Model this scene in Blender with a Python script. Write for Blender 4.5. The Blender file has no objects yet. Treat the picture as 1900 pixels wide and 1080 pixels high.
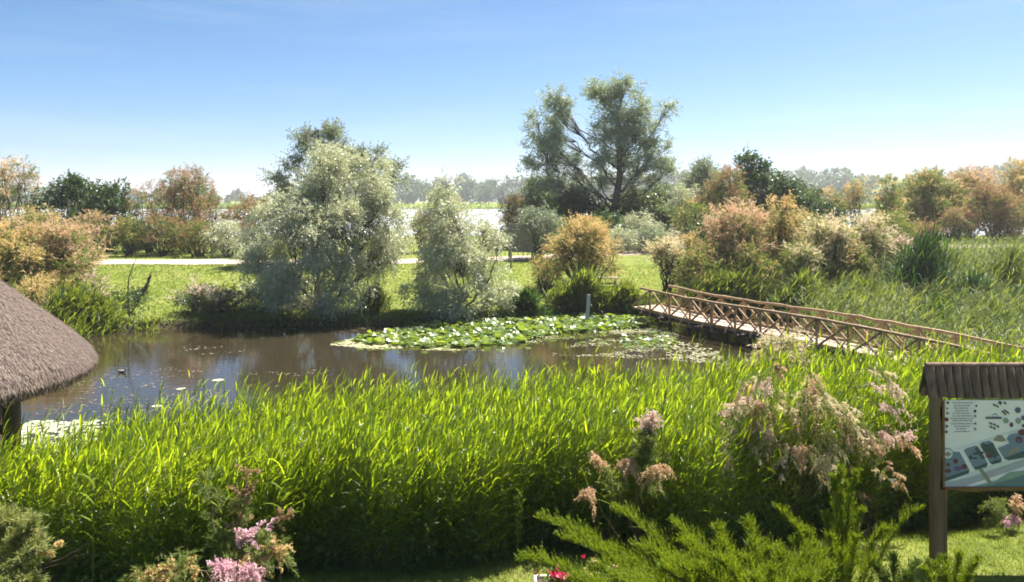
import bpy, math
import numpy as np
from mathutils import Vector

# ------------------------------------------------------------------ basics
rng = np.random.default_rng(11)
F, CX, HY, CZ = 1477.8, 950.0, 374.0, 5.4      # focal length in photo pixels, centre column, horizon row, eye height
R = math.radians
scene = bpy.context.scene
col = scene.collection

def at(px, py, d):
    return np.array([(px - CX) / F * d, d, CZ - (py - HY) / F * d])
def px_x(px, d):
    return (px - CX) / F * d
def nrm(v):
    return v / np.maximum(np.linalg.norm(v, axis=-1, keepdims=True), 1e-9)
def sm(t):
    t = np.clip(t, 0, 1); return t * t * (3 - 2 * t)

# ------------------------------------------------------------------ terrain
def near_shore(x): return np.interp(x, [-80, -20, -9, -5, 0, 6, 9, 12], [9, 10.5, 11, 12, 13, 13.4, 15.5, 22])
def far_shore(x): return np.interp(x, [-80, -24, -18, -12, -3, 2, 7, 40], [31, 31.5, 32.6, 34.4, 34.8, 36.8, 37.4, 37.5])
def path_mid(x): return np.interp(x, [-90, -20, -8, 0, 8, 20, 40, 95], [47, 48.7, 48.7, 51.6, 57, 62, 66, 72])
_nw = [(rng.normal(0, 1, 2) * f, rng.uniform(0, 6.28), a) for f, a in ((.25, .5), (.6, .35), (1.3, .2), (2.6, .1)) for _ in range(3)]
def wob(x, y):
    z = 0
    for (k, p, a) in _nw: z = z + a * np.sin(k[0] * x + k[1] * y + p)
    return z * .33
def zg(x, y):
    x = np.asarray(x, float); y = np.asarray(y, float)
    yn, yf, pm = near_shore(x), far_shore(x), path_mid(x)
    s = np.minimum(np.minimum(y - yn, yf - y), 12.2 - x)
    near = 1.34 * sm((yn - y) / 4.2)
    t = np.clip((y - yf) / np.maximum(pm - 3 - yf, 1), 0, 1)
    far = .30 * sm((y - yf) / .35) + 1.40 * (t * .75 + .25 * sm(t))
    right = np.interp(y, [-50, 9, 14, 36, 46, 58], [1.34, 1.34, .3, .15, .9, 1.7])
    land = np.where(y < yn, near, far)
    mid = (y >= yn) & (y <= yf)
    land = np.where(mid, right * sm((x - 12.2) / 1.5), land)
    wr = sm((x - 9) / 4)
    land = np.where(mid, land, land * (1 - wr) + right * wr)
    z = np.where(s > 0, -.5 * sm(s / .8) - .02, land)
    n = wob(x, y)
    z = z + np.where(s > 0, 0, n * .07 * sm(np.minimum(-s, 3) / 3) * np.where(np.abs(y - pm) < 3.5, .2, 1))
    z = np.where(y > 80, 1.7 * (1 - sm((y - 85) / 25)) - .6 * sm((y - 96) / 16) + 0 * z, z)
    hill = 20 * sm((x - 90) / 260) * sm((y - 590) / 120) + 3 * sm((y - 590) / 60)
    z = np.where(y > 560, -.6 + 2.8 * sm((y - 566) / 8) + hill, z)
    return z

# ------------------------------------------------------------------ mesh builder
class MB:
    def __init__(s): s.V = []; s.T = []; s.n = 0; s.F = {3: [], 4: []}; s.M = {3: [], 4: []}
    def add(s, V, Fc, mat=0, tint=.5):
        V = np.asarray(V, float).reshape(-1, 3); Fc = np.asarray(Fc, int)
        if len(V) == 0 or len(Fc) == 0: return s
        k = Fc.shape[1]
        s.V.append(V); s.T.append(np.broadcast_to(np.asarray(tint, float), (len(V),)))
        s.F[k].append(Fc + s.n); s.M[k].append(np.broadcast_to(np.asarray(mat, int), (len(Fc),))); s.n += len(V)
        return s
    def build(s, name, mats, parent=None, smooth=False, loc=None, tint=False):
        me = bpy.data.meshes.new(name)
        V = np.concatenate(s.V)
        f3 = np.concatenate(s.F[3]) if s.F[3] else np.zeros((0, 3), int); f4 = np.concatenate(s.F[4]) if s.F[4] else np.zeros((0, 4), int)
        m3 = np.concatenate(s.M[3]) if s.M[3] else np.zeros(0, int); m4 = np.concatenate(s.M[4]) if s.M[4] else np.zeros(0, int)
        if loc is not None: V = V - np.asarray(loc)
        me.vertices.add(len(V)); me.vertices.foreach_set('co', V.astype('f4').ravel())
        li = np.concatenate([f3.ravel(), f4.ravel()]); me.loops.add(len(li)); me.loops.foreach_set('vertex_index', li.astype('i4'))
        st = np.concatenate([np.arange(len(f3)) * 3, len(f3) * 3 + np.arange(len(f4)) * 4])
        me.polygons.add(len(st)); me.polygons.foreach_set('loop_start', st.astype('i4'))
        me.polygons.foreach_set('material_index', np.concatenate([m3, m4]).astype('i4'))
        me.polygons.foreach_set('use_smooth', np.full(len(st), bool(smooth)))
        if tint:
            a = me.attributes.new('tint', 'FLOAT', 'POINT'); a.data.foreach_set('value', np.concatenate(s.T).astype('f4'))
        me.update(calc_edges=True); me.validate()
        for m in (mats if isinstance(mats, (list, tuple)) else [mats]): me.materials.append(m)
        o = bpy.data.objects.new(name, me); col.objects.link(o)
        if parent is not None: o.parent = parent
        elif loc is not None: o.location = loc
        return o

def tag(o, label=None, cat=None, group=None, kind=None):
    if label: o['label'] = label
    if cat: o['category'] = cat
    if group: o['group'] = group
    if kind: o['kind'] = kind
    return o
def thing(name, loc, label, cat, group=None):
    o = bpy.data.objects.new(name, None); col.objects.link(o); o.location = loc; o.empty_display_size = .2
    return tag(o, label, cat, group)

def tube(mb, pts, rad, sides=6, mat=0, cap=True):
    P = np.asarray(pts, float); n = len(P); rad = np.broadcast_to(np.asarray(rad, float), (n,))
    T = nrm(np.gradient(P, axis=0))
    up = np.array([0, 0, 1.]) if abs(T[0][2]) < .9 else np.array([1., 0, 0])
    A = nrm(np.cross(T, up)); B = np.cross(T, A)
    a = np.linspace(0, 2 * np.pi, sides, endpoint=False)
    V = P[:, None] + rad[:, None, None] * (np.cos(a)[None, :, None] * A[:, None] + np.sin(a)[None, :, None] * B[:, None])
    i = np.arange(n - 1)[:, None] * sides; j = np.arange(sides)[None]; k = (j + 1) % sides
    q = np.stack([i + j, i + k, i + sides + k, i + sides + j], -1).reshape(-1, 4)
    V = V.reshape(-1, 3)
    mb.add(V, q, mat)
    if cap:
        for e, r in ((0, 0), (n - 1, (n - 1) * sides)):
            C = np.vstack([P[e], V[r:r + sides]])
            f = np.stack([np.zeros(sides, int), 1 + j[0], 1 + k[0]], -1)
            mb.add(C, f if e else f[:, ::-1], mat)

def twigs(mb, A, B, ra, rb, mat=0):
    A = np.asarray(A, float); B = np.asarray(B, float); n = len(A)
    if n == 0: return
    T = nrm(B - A); S = nrm(np.cross(T, rng.normal(size=(n, 3)))); U = np.cross(T, S)
    V = np.zeros((n, 6, 3))
    for k in range(3):
        a = 2.094 * k; o = math.cos(a) * S + math.sin(a) * U
        V[:, k] = A + o * np.reshape(ra, (-1, 1)); V[:, 3 + k] = B + o * np.reshape(rb, (-1, 1))
    q = np.array([[0, 1, 4, 3], [1, 2, 5, 4], [2, 0, 3, 5]])
    mb.add(V.reshape(-1, 3), (np.arange(n)[:, None, None] * 6 + q).reshape(-1, 4), mat)

def leaves(mb, P, D, L, W, mat=0, tint=.5, side=None, mid=.42):
    n = len(P)
    if n == 0: return
    D = nrm(D); S = nrm(np.cross(D, rng.normal(size=(n, 3)) if side is None else side))
    L = np.broadcast_to(np.asarray(L, float), (n,))[:, None]; W = np.broadcast_to(np.asarray(W, float), (n,))[:, None]
    M = P + D * L * mid
    V = np.stack([P, M + S * W * .5, P + D * L, M - S * W * .5], 1).reshape(-1, 3)
    tint = np.repeat(np.broadcast_to(np.asarray(tint, float), (n,)), 4)
    mb.add(V, np.arange(n * 4).reshape(-1, 4), np.broadcast_to(np.asarray(mat), (n,)), tint)

def sprigs(mb, O, D, L, k, ll, lw, spread, mat=0, tint=.5, droop=.2, t0=.05, fwd=.6):
    """O,D: n origins and directions; k leaves along each"""
    n = len(O)
    if n == 0: return
    D = nrm(D); L = np.broadcast_to(np.asarray(L, float), (n,))
    t = (np.linspace(t0, 1, k)[None] + rng.uniform(-.5, .5, (n, k)) / k).clip(0, 1.05)
    P = O[:, None] + D[:, None] * (L[:, None] * t)[..., None]
    P[..., 2] -= droop * L[:, None] * t ** 2
    dd = D[:, None] * fwd + rng.normal(size=(n, k, 3)) * spread
    dd[..., 2] -= droop * t
    lv = ll * rng.uniform(.65, 1.25, n * k)
    rep = lambda a: np.repeat(np.broadcast_to(np.asarray(a), (n,)), k)
    leaves(mb, P.reshape(-1, 3), dd.reshape(-1, 3), lv, lw * rng.uniform(.7, 1.2, n * k), rep(mat), rep(tint))

def strips(mb, P, az, el, L, W, droop, segs=4, mat=0, tint=.5):
    """long arching blades"""
    n = len(P); az = np.broadcast_to(az, (n,)); el = np.broadcast_to(el, (n,)); L = np.broadcast_to(L, (n,)); W = np.broadcast_to(W, (n,)); droop = np.broadcast_to(droop, (n,))
    h = np.stack([np.cos(az), np.sin(az), 0 * az], -1); s = np.stack([-np.sin(az), np.cos(az), 0 * az], -1)
    roll = rng.normal(0, .45, n)
    c = P.copy(); V = []
    for i in range(segs + 1):
        t = i / segs
        e = el - droop * t ** 1.4
        d = h * np.cos(e)[:, None] + np.array([0, 0, 1.]) * np.sin(e)[:, None]
        u = np.cross(d, s)
        sv = s * np.cos(roll)[:, None] + u * np.sin(roll)[:, None]
        w = W * [.45, 1, .92, .6, .04][int(round(t * 4))] if segs == 4 else W * (1.05 - t) * (0.6 + .8 * min(t * 3, 1)) * .72
        V += [c + sv * (w * .5)[:, None], c - sv * (w * .5)[:, None]]
        c = c + d * (L / segs)[:, None]
    V = np.stack(V, 1)
    q = np.array([[2 * i, 2 * i + 1, 2 * i + 3, 2 * i + 2] for i in range(segs)])
    k = 2 * (segs + 1)
    mb.add(V.reshape(-1, 3), (np.arange(n)[:, None, None] * k + q).reshape(-1, 4), mat, np.repeat(np.broadcast_to(np.asarray(tint, float), (n,)), k))

def box(mb, c, size, mat=0, rot=None, bev=.012):
    """bevel-edged box"""
    hx, hy, hz = np.asarray(size) / 2; b = min(bev, hx * .4, hy * .4, hz * .4)
    V, Fq = [], []
    import bmesh
    bm = bmesh.new(); bmesh.ops.create_cube(bm, size=1)
    for v in bm.verts: v.co = Vector((v.co.x * 2 * hx, v.co.y * 2 * hy, v.co.z * 2 * hz))
    bmesh.ops.bevel(bm, geom=bm.edges[:], offset=b, segments=1, affect='EDGES')
    bmesh.ops.triangulate(bm, faces=bm.faces[:])
    V = np.array([v.co[:] for v in bm.verts]); bm.verts.index_update(); Fc = np.array([[v.index for v in f.verts] for f in bm.faces]); bm.free()
    if rot is not None: V = V @ np.asarray(rot).T
    mb.add(V + np.asarray(c), Fc, mat)

# ------------------------------------------------------------------ materials
def new_mat(name):
    m = bpy.data.materials.new(name); m.use_nodes = True; nt = m.node_tree; nt.nodes.clear()
    out = nt.nodes.new('ShaderNodeOutputMaterial'); return m, nt, nt.nodes.new, nt.links.new, out
def ramp_node(nt, cols, pos=None):
    r = nt.nodes.new('ShaderNodeValToRGB'); e = r.color_ramp.elements
    pos = pos or [i / max(1, len(cols) - 1) for i in range(len(cols))]
    e[0].position = pos[0]; e[0].color = (*cols[0], 1); e[1].position = pos[-1]; e[1].color = (*cols[-1], 1)
    for p, c in list(zip(pos, cols))[1:-1]:
        x = e.new(p); x.color = (*c, 1)
    return r
def leaf_mat(name, cols, trans=.4, tcol=(1, 1, 1), rough=.45, spec=.35, rnd=.5, nz=0):
    """cols: ramp over clump tint and a per-leaf random; tcol multiplies the light that passes through"""
    m, nt, N, Lk, out = new_mat(name)
    g = N('ShaderNodeNewGeometry'); a = N('ShaderNodeAttribute'); a.attribute_name = 'tint'
    mx = N('ShaderNodeMix'); mx.data_type = 'FLOAT'; mx.inputs[0].default_value = rnd
    Lk(a.outputs['Fac'], mx.inputs[2]); Lk(g.outputs['Random Per Island'], mx.inputs[3])
    r = ramp_node(nt, cols); Lk(mx.outputs[0], r.inputs[0])
    p = N('ShaderNodeBsdfPrincipled'); p.inputs['Roughness'].default_value = rough; p.inputs['Specular IOR Level'].default_value = spec
    Lk(r.outputs[0], p.inputs['Base Color'])
    t = N('ShaderNodeBsdfTranslucent'); mu = N('ShaderNodeMix'); mu.data_type = 'RGBA'; mu.blend_type = 'MULTIPLY'; mu.inputs[0].default_value = 1
    Lk(r.outputs[0], mu.inputs[6]); mu.inputs[7].default_value = (*tcol, 1); Lk(mu.outputs[2], t.inputs[0])
    ms = N('ShaderNodeMixShader'); ms.inputs[0].default_value = trans
    Lk(p.outputs[0], ms.inputs[1]); Lk(t.outputs[0], ms.inputs[2]); Lk(ms.outputs[0], out.inputs[0])
    return m
def surf(name, cols, scale=6, rough=.8, bump=.3, stretch=(1, 1, 1), detail=8, spec=.3, pos=None, bscale=None, bdist=.02):
    m, nt, N, Lk, out = new_mat(name)
    tc = N('ShaderNodeTexCoord'); mp = N('ShaderNodeMapping'); mp.inputs['Scale'].default_value = stretch
    Lk(tc.outputs['Object'], mp.inputs[0])
    n = N('ShaderNodeTexNoise'); n.inputs['Scale'].default_value = scale; n.inputs['Detail'].default_value = detail; n.inputs['Roughness'].default_value = .65
    Lk(mp.outputs[0], n.inputs['Vector'])
    r = ramp_node(nt, cols, pos or list(np.linspace(.3, .7, len(cols)))); Lk(n.outputs['Fac'], r.inputs[0])
    p = N('ShaderNodeBsdfPrincipled'); p.inputs['Roughness'].default_value = rough; p.inputs['Specular IOR Level'].default_value = spec
    Lk(r.outputs[0], p.inputs['Base Color'])
    if bump:
        n2 = N('ShaderNodeTexNoise'); n2.inputs['Scale'].default_value = bscale or scale * 2.5; n2.inputs['Detail'].default_value = 6
        Lk(mp.outputs[0], n2.inputs['Vector'])
        b = N('ShaderNodeBump'); b.inputs['Strength'].default_value = bump; b.inputs['Distance'].default_value = bdist
        Lk(n2.outputs['Fac'], b.inputs['Height']); Lk(b.outputs[0], p.inputs['Normal'])
    Lk(p.outputs[0], out.inputs[0])
    return m

M = {}
M['bark'] = surf('bark', [(.035, .027, .02), (.085, .065, .05), (.14, .115, .09)], 9, .9, .8, (1, 1, .35))
M['twig'] = surf('twig_bark', [(.06, .04, .03), (.13, .09, .065)], 12, .85, .3)
M['wood'] = surf('weathered_brown_wood', [(.19, .12, .055), (.32, .21, .11), (.46, .33, .195)], 7, .7, .5, (1, 1, 1))
M['deck'] = surf('pale_deck_boards', [(.32, .24, .175), (.45, .35, .27), (.55, .45, .36)], 5, .8, .3)
M['darkwood'] = surf('dark_brown_wood', [(.035, .024, .018), (.08, .055, .04)], 6, .8, .5)  # plain darker brown for beams, piles, shelter braces and rafters, also planter soil
M['slab'] = surf('dark_bark_slabs', [(.045, .028, .022), (.10, .066, .052), (.15, .105, .085)], 14, .8, .7, (1, 1, .25))
M['roofslab'] = surf('weathered_roof_slabs', [(.10, .062, .045), (.19, .125, .092), (.29, .205, .16)], 14, .95, .7, (1, 1, .25))
M['post'] = surf('brown_post_wood', [(.10, .06, .035), (.17, .11, .065), (.22, .15, .09)], 10, .75, .4, (1, 1, .12))
M['edge'] = surf('orange_brown_frame_wood', [(.16, .075, .025), (.26, .13, .045)], 9, .7, .4)
M['greywood'] = surf('grey_wood', [(.20, .17, .15), (.33, .29, .26)], 6, .85, .4, (1, 1, .3))
M['thatch_core'] = surf('thatch_base', [(.06, .045, .04), (.13, .10, .085)], 12, .95, .8, (1, 1, .4))
M['straw'] = leaf_mat('thatch_straw', [(.062, .043, .031), (.145, .105, .08), (.27, .205, .16)], .05, rough=.7, spec=.25, rnd=.8)
M['silver'] = leaf_mat('silver_willow_leaf', [(.31, .32, .20), (.51, .515, .365), (.71, .70, .56)], .27, (1.1, 1.15, .75), .42, .5)
M['greysilver'] = leaf_mat('grey_green_leaf', [(.14, .17, .115), (.235, .265, .19), (.37, .395, .30)], .34, (1.1, 1.15, .75), .45, .45)
M['green'] = leaf_mat('dark_green_leaf', [(.03, .055, .02), (.06, .10, .035), (.13, .17, .06)], .32, (1.3, 1.35, .6), .4, .45)
M['olive'] = leaf_mat('olive_shrub_leaf', [(.07, .10, .04), (.13, .165, .07), (.22, .25, .12)], .34, (1.2, 1.25, .65), .45, .4)
M['far'] = leaf_mat('far_wood_leaf', [(.075, .115, .05), (.12, .165, .075), (.19, .235, .11)], .3, (1.2, 1.25, .7), .5, .3, rnd=.35)
M['tamgreen'] = leaf_mat('tamarisk_feather_leaf', [(.085, .125, .03), (.155, .20, .055), (.24, .28, .10)], .42, (1.25, 1.2, .6), .6, .2)
M['tan'] = leaf_mat('tamarisk_tan_bloom', [(.44, .305, .115), (.63, .46, .21), (.78, .62, .35)], .42, (1.05, 1.03, .9), .7, .1)
M['pinktan'] = leaf_mat('tamarisk_pink_bloom', [(.46, .305, .17), (.64, .45, .28), (.78, .60, .43)], .42, (1.05, 1, .92), .7, .1)
M['brownred'] = leaf_mat('tamarisk_russet_bloom', [(.24, .15, .08), (.38, .245, .135), (.52, .36, .22)], .38, (1.08, 1, .9), .7, .1)
M['cream'] = leaf_mat('tamarisk_cream_bloom', [(.56, .46, .28), (.72, .62, .43), (.85, .77, .60)], .42, (1.05, 1, .85), .7, .1)
M['rose'] = leaf_mat('tamarisk_rose_bloom', [(.58, .41, .34), (.72, .56, .49), (.84, .72, .65)], .4, (1.05, .95, .9), .7, .1)
M['pink'] = leaf_mat('tamarisk_bright_pink_bloom', [(.62, .36, .42), (.74, .50, .54), (.84, .66, .68)], .4, (1.03, .97, .98), .7, .1)
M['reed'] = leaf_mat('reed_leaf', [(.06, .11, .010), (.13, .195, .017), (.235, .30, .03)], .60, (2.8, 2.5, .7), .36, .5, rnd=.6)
M['reedfar'] = leaf_mat('marsh_reed_leaf', [(.04, .085, .015), (.12, .175, .03), (.27, .30, .10)], .50, (1.9, 1.7, .6), .5, .25, rnd=.55)
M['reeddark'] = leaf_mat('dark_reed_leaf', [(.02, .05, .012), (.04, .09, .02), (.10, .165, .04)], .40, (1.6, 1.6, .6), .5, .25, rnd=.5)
M['stalk'] = leaf_mat('reed_stalk', [(.07, .10, .025), (.14, .15, .05), (.24, .20, .10)], .1, rough=.6)
M['grass'] = leaf_mat('lawn_grass_blade', [(.12, .165, .025), (.19, .235, .04), (.28, .295, .09)], .45, (1.35, 1.4, .6), .5, .3)
M['juniper'] = leaf_mat('juniper_scale_leaf', [(.07, .12, .012), (.14, .205, .022), (.25, .31, .045)], .40, (1.6, 1.45, .4), .55, .15)
M['juniperdark'] = leaf_mat('dark_juniper_scale_leaf', [(.05, .085, .022), (.09, .135, .03), (.15, .20, .05)], .3, (1.3, 1.3, .6), .5, .3)
M['weed'] = leaf_mat('broad_weed_leaf', [(.05, .09, .015), (.09, .15, .025), (.16, .22, .04)], .45, (1.5, 1.5, .5), .4, .45)
M['pad'] = leaf_mat('lily_pad_leaf', [(.08, .14, .025), (.145, .215, .045), (.25, .31, .09)], .45, (1.6, 1.5, .5), .33, .8)
M['scum'] = leaf_mat('floating_pondweed', [(.24, .22, .11), (.40, .38, .22), (.58, .56, .38)], .1, rough=.35, spec=.4)
M['palepad'] = leaf_mat('pale_floating_pad', [(.30, .33, .17), (.45, .47, .30), (.60, .60, .44)], .1, rough=.45, spec=.5)
M['brownscum'] = leaf_mat('brown_floating_debris', [(.08, .06, .04), (.16, .12, .085), (.27, .22, .155)], .05, rough=.5, spec=.4)
M['petal'] = leaf_mat('dark_red_petal', [(.26, .005, .03), (.42, .012, .06), (.52, .03, .10)], .35, rough=.5)
M['petalpink'] = leaf_mat('pale_pink_petal', [(.62, .30, .28), (.72, .45, .40), (.80, .58, .52)], .35, rough=.5)
M['white'] = surf('white_petal', [(.7, .7, .66), (.82, .82, .8)], 8, .6, 0)
M['planter'] = surf('pale_planter_stone', [(.50, .42, .36), (.64, .56, .50)], 12, .85, .4)
M['feather'] = surf('dark_plumage', [(.02, .018, .02), (.05, .045, .045)], 12, .7, .2)

# ground: lawn grass, bare earth on the steep bank and the shore, dry patches
def ground_mat():
    m, nt, N, Lk, out = new_mat('ground_turf')
    tc = N('ShaderNodeTexCoord'); g = N('ShaderNodeNewGeometry')
    def noise(sc, det=6, rough=.6):
        n = N('ShaderNodeTexNoise'); n.inputs['Scale'].default_value = sc; n.inputs['Detail'].default_value = det; n.inputs['Roughness'].default_value = rough
        Lk(tc.outputs['Object'], n.inputs['Vector']); return n
    n1 = noise(.55, 10, .7); r1 = ramp_node(nt, [(.115, .15, .025), (.18, .215, .04), (.25, .265, .065), (.32, .30, .13)], [.3, .45, .6, .75]); Lk(n1.outputs['Fac'], r1.inputs[0])
    n2 = noise(3.5, 8, .75); r2 = ramp_node(nt, [(.42, .42, .36), (.85, .9, .85), (1.1, 1.05, 1)], [.32, .5, .66]); Lk(n2.outputs['Fac'], r2.inputs[0])
    mu = N('ShaderNodeMix'); mu.data_type = 'RGBA'; mu.blend_type = 'MULTIPLY'; mu.inputs[0].default_value = 1; Lk(r1.outputs[0], mu.inputs[6]); Lk(r2.outputs[0], mu.inputs[7])
    n3 = noise(6, 8); r3 = ramp_node(nt, [(.05, .035, .022), (.13, .09, .055)], [.3, .7]); Lk(n3.outputs['Fac'], r3.inputs[0])
    sx = N('ShaderNodeSeparateXYZ'); Lk(g.outputs['Position'], sx.inputs[0])
    nz = N('ShaderNodeMath'); nz.operation = 'MULTIPLY_ADD'; Lk(n2.outputs['Fac'], nz.inputs[0]); nz.inputs[1].default_value = -.28; Lk(sx.outputs[2], nz.inputs[2])
    mr = N('ShaderNodeMapRange'); mr.inputs[1].default_value = .06; mr.inputs[2].default_value = .2; Lk(nz.outputs[0], mr.inputs[0])
    mx = N('ShaderNodeMix'); mx.data_type = 'RGBA'; Lk(mr.outputs[0], mx.inputs[0]); Lk(r3.outputs[0], mx.inputs[6]); Lk(mu.outputs[2], mx.inputs[7])
    p = N('ShaderNodeBsdfPrincipled'); p.inputs['Roughness'].default_value = .95; p.inputs['Specular IOR Level'].default_value = .15; Lk(mx.outputs[2], p.inputs['Base Color'])
    b = N('ShaderNodeBump'); b.inputs['Strength'].default_value = .9; b.inputs['Distance'].default_value = .12
    n4 = noise(9, 8, .7); Lk(n4.outputs['Fac'], b.inputs['Height']); Lk(b.outputs[0], p.inputs['Normal']); Lk(p.outputs[0], out.inputs[0])
    return m
def water_mat(name, colr, rough, scale, strength, dist, stretch=(1, 1, 1)):
    m, nt, N, Lk, out = new_mat(name)
    tc = N('ShaderNodeTexCoord'); mp = N('ShaderNodeMapping'); mp.inputs['Scale'].default_value = stretch; Lk(tc.outputs['Object'], mp.inputs[0])
    n = N('ShaderNodeTexNoise'); n.inputs['Scale'].default_value = scale; n.inputs['Detail'].default_value = 3; Lk(mp.outputs[0], n.inputs['Vector'])
    b = N('ShaderNodeBump'); b.inputs['Strength'].default_value = strength; b.inputs['Distance'].default_value = dist; Lk(n.outputs['Fac'], b.inputs['Height'])
    p = N('ShaderNodeBsdfPrincipled'); p.inputs['Base Color'].default_value = (*colr, 1); p.inputs['Roughness'].default_value = rough; p.inputs['IOR'].default_value = 1.33
    Lk(b.outputs[0], p.inputs['Normal']); Lk(p.outputs[0], out.inputs[0]); return m

# ------------------------------------------------------------------ setting
def grid(xs, ys, zf):
    X, Y = np.meshgrid(xs, ys); Z = zf(X, Y); w = len(xs)
    i = (np.arange(len(ys) - 1)[:, None] * w + np.arange(w - 1)[None]).ravel()
    return np.stack([X, Y, Z], -1).reshape(-1, 3), np.stack([i, i + 1, i + w + 1, i + w], -1)
def spaced(a, b, n, k):
    u = np.linspace(np.arcsinh(a / k), np.arcsinh(b / k), n); return np.sinh(u) * k
xs = np.unique(np.concatenate([spaced(-1500, 1500, 330, 9)]))
ys = np.unique(np.concatenate([np.linspace(-30, 5, 12), np.arange(5.4, 16, .22), np.arange(16, 31, .8), np.arange(31, 39, .16), np.arange(39, 72, .5), np.arange(72, 118, 2), np.linspace(118, 558, 20), np.arange(560, 600, 2), spaced(600, 4000, 40, 300)]))
V, Fq = grid(xs, ys, zg)
tag(MB().add(V, Fq).build('ground', ground_mat(), smooth=True), kind='structure')
u = np.arange(-90, 96, .8); w = np.linspace(-1, 1, 9)
PX = u[:, None] + 0 * w[None]; half = 2.0 + .25 * np.sin(u * .9) + .15 * np.sin(u * 2.3 + 1)
PY = path_mid(u)[:, None] + w[None] * half[:, None]; PZ = zg(PX, PY) + .05 - .03 * w[None] ** 4
i = (np.arange(len(u) - 1)[:, None] * 9 + np.arange(8)[None]).ravel()
tag(MB().add(np.stack([PX, PY, PZ], -1).reshape(-1, 3), np.stack([i, i + 9, i + 10, i + 1], -1)).build('path', surf('gravel_path', [(.26, .20, .15), (.40, .32, .255), (.48, .40, .33)], 2.2, .95, .6, detail=10), smooth=True), kind='structure')
tag(MB().add([[-70, 8, 0], [30, 8, 0], [30, 41, 0], [-70, 41, 0]], [[0, 1, 2, 3]]).build('pond_water', water_mat('pond_water', (.027, .021, .011), .045, 1.6, .09, .05, (1, 2.2, 1))), kind='structure')
tag(MB().add([[-1400, 90, 0], [1400, 90, 0], [1400, 575, 0], [-1400, 575, 0]], [[0, 1, 2, 3]]).build('river_water', water_mat('river_water', (.50, .50, .49), .22, .35, .12, .05, (1, 2, 1))), kind='structure')

# ------------------------------------------------------------------ reeds
def reed_mass(name, P, H, label, mat, leaf_len=.36, leaf_w=.03, nl=11, lean=(.05, 0), seed=0, segs=4, low=.18, stalk=True, tv=.5, up=1.0):
    """P: n root points, H: heights"""
    n = len(P); mb = MB()
    ln = rng.normal(0, .05, (n, 2)) + np.asarray(lean)
    top = P + np.stack([ln[:, 0] * H, ln[:, 1] * H, H], -1)
    if stalk: twigs(mb, P, top, np.full(n, leaf_w * .22), np.full(n, leaf_w * .10), 1)
    t = np.linspace(low, 1, nl)[None] + rng.uniform(-.04, .04, (n, nl)); t = t.clip(0, 1)
    Q = P[:, None] * (1 - t[..., None]) + top[:, None] * t[..., None]
    az = rng.uniform(0, 2 * np.pi, n)[:, None] + np.arange(nl)[None] * (np.pi * .9) + rng.normal(0, .5, (n, nl))
    az = np.where(t > .62, rng.normal(.25, .95, (n, nl)), az)
    el = np.radians(np.interp(t, [0, .5, .85, 1], [30, 42, 56, 74])) * up + rng.normal(0, .16, (n, nl))
    L = leaf_len * np.interp(t, [0, .3, .75, 1], [.7, 1, 1.05, .8]) * rng.uniform(.7, 1.25, (n, nl))
    dr = np.abs(rng.normal(.6, .45, (n, nl)))
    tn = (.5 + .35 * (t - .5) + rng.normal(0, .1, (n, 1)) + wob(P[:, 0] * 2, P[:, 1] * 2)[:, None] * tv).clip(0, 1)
    f = lambda a, k: np.asarray(a).reshape(n * nl, -1)[k].squeeze(-1)
    lw = leaf_w * rng.uniform(.6, 1.25, (n, nl)); dry = (rng.uniform(size=(n, nl)) < .045 + .10 * (t < .35)).ravel()
    for k, m in ((~dry, 0), (dry, 1)):
        strips(mb, Q.reshape(-1, 3)[k], f(az, k), f(el, k), f(L, k), f(lw, k), f(dr, k) * (1.6 if m else 1), segs, m, f(tn, k))
    return mb.build(name, [mat, M['stalk']], tint=True)

n = 22000
X = rng.uniform(-9.5, 12.5, n); t = rng.uniform(0, 1, n) ** 1.15
fr = np.interp(X, [-9.5, -6, -3, 0, 3, 5, 9, 12.5], [8.2, 8.3, 8.5, 9.15, 9.3, 10.5, 11.2, 12.5]) + .18 * np.sin(X * 2.1) + .1 * np.sin(X * 5.3)
bk = np.interp(X, [-9.5, -6.3, -5.8, -5, 0, 6, 9, 12.5], [9.6, 9.7, 11.2, 12.1, 13.1, 13.8, 14.2, 14.6])
Y = fr + (bk - fr) * t
ztop = np.interp(X, [-9.5, -7, -6, -5, -4, -2.5, 0, 10, 12.5], [2.30, 2.40, 2.52, 2.62, 2.68, 2.74, 2.82, 2.86, 2.7])
Z = zg(X, Y)
ztop = ztop + .20 * wob(X * 2.2, Y * 2.2) + .10 * wob(X * 6, Y * 6) + rng.normal(0, .15, n) + .26 * np.exp(-((Y - fr) / 1.3) ** 2) - .29 + .04 * sm((-X - 3) / 3)
ztop = np.where(rng.uniform(size=n) < .06, ztop + rng.uniform(.1, .4, n), ztop)
keep = (Y < near_shore(X) + .6) & (rng.uniform(size=n) < np.interp(X, [-6, -4.2, -2.5], [.55, .75, 1])) & ~((X > 2.2) & (X < 3.6) & (Y < 10.4) & (rng.uniform(size=n) < .6))
P = np.stack([X, Y, Z - .03], -1)[keep]; H = (ztop - Z)[keep]
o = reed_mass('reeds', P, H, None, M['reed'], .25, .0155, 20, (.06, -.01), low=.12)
tag(o, 'dense bright green reed bed standing along the near edge of the pond', 'reeds', kind='stuff')

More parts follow.
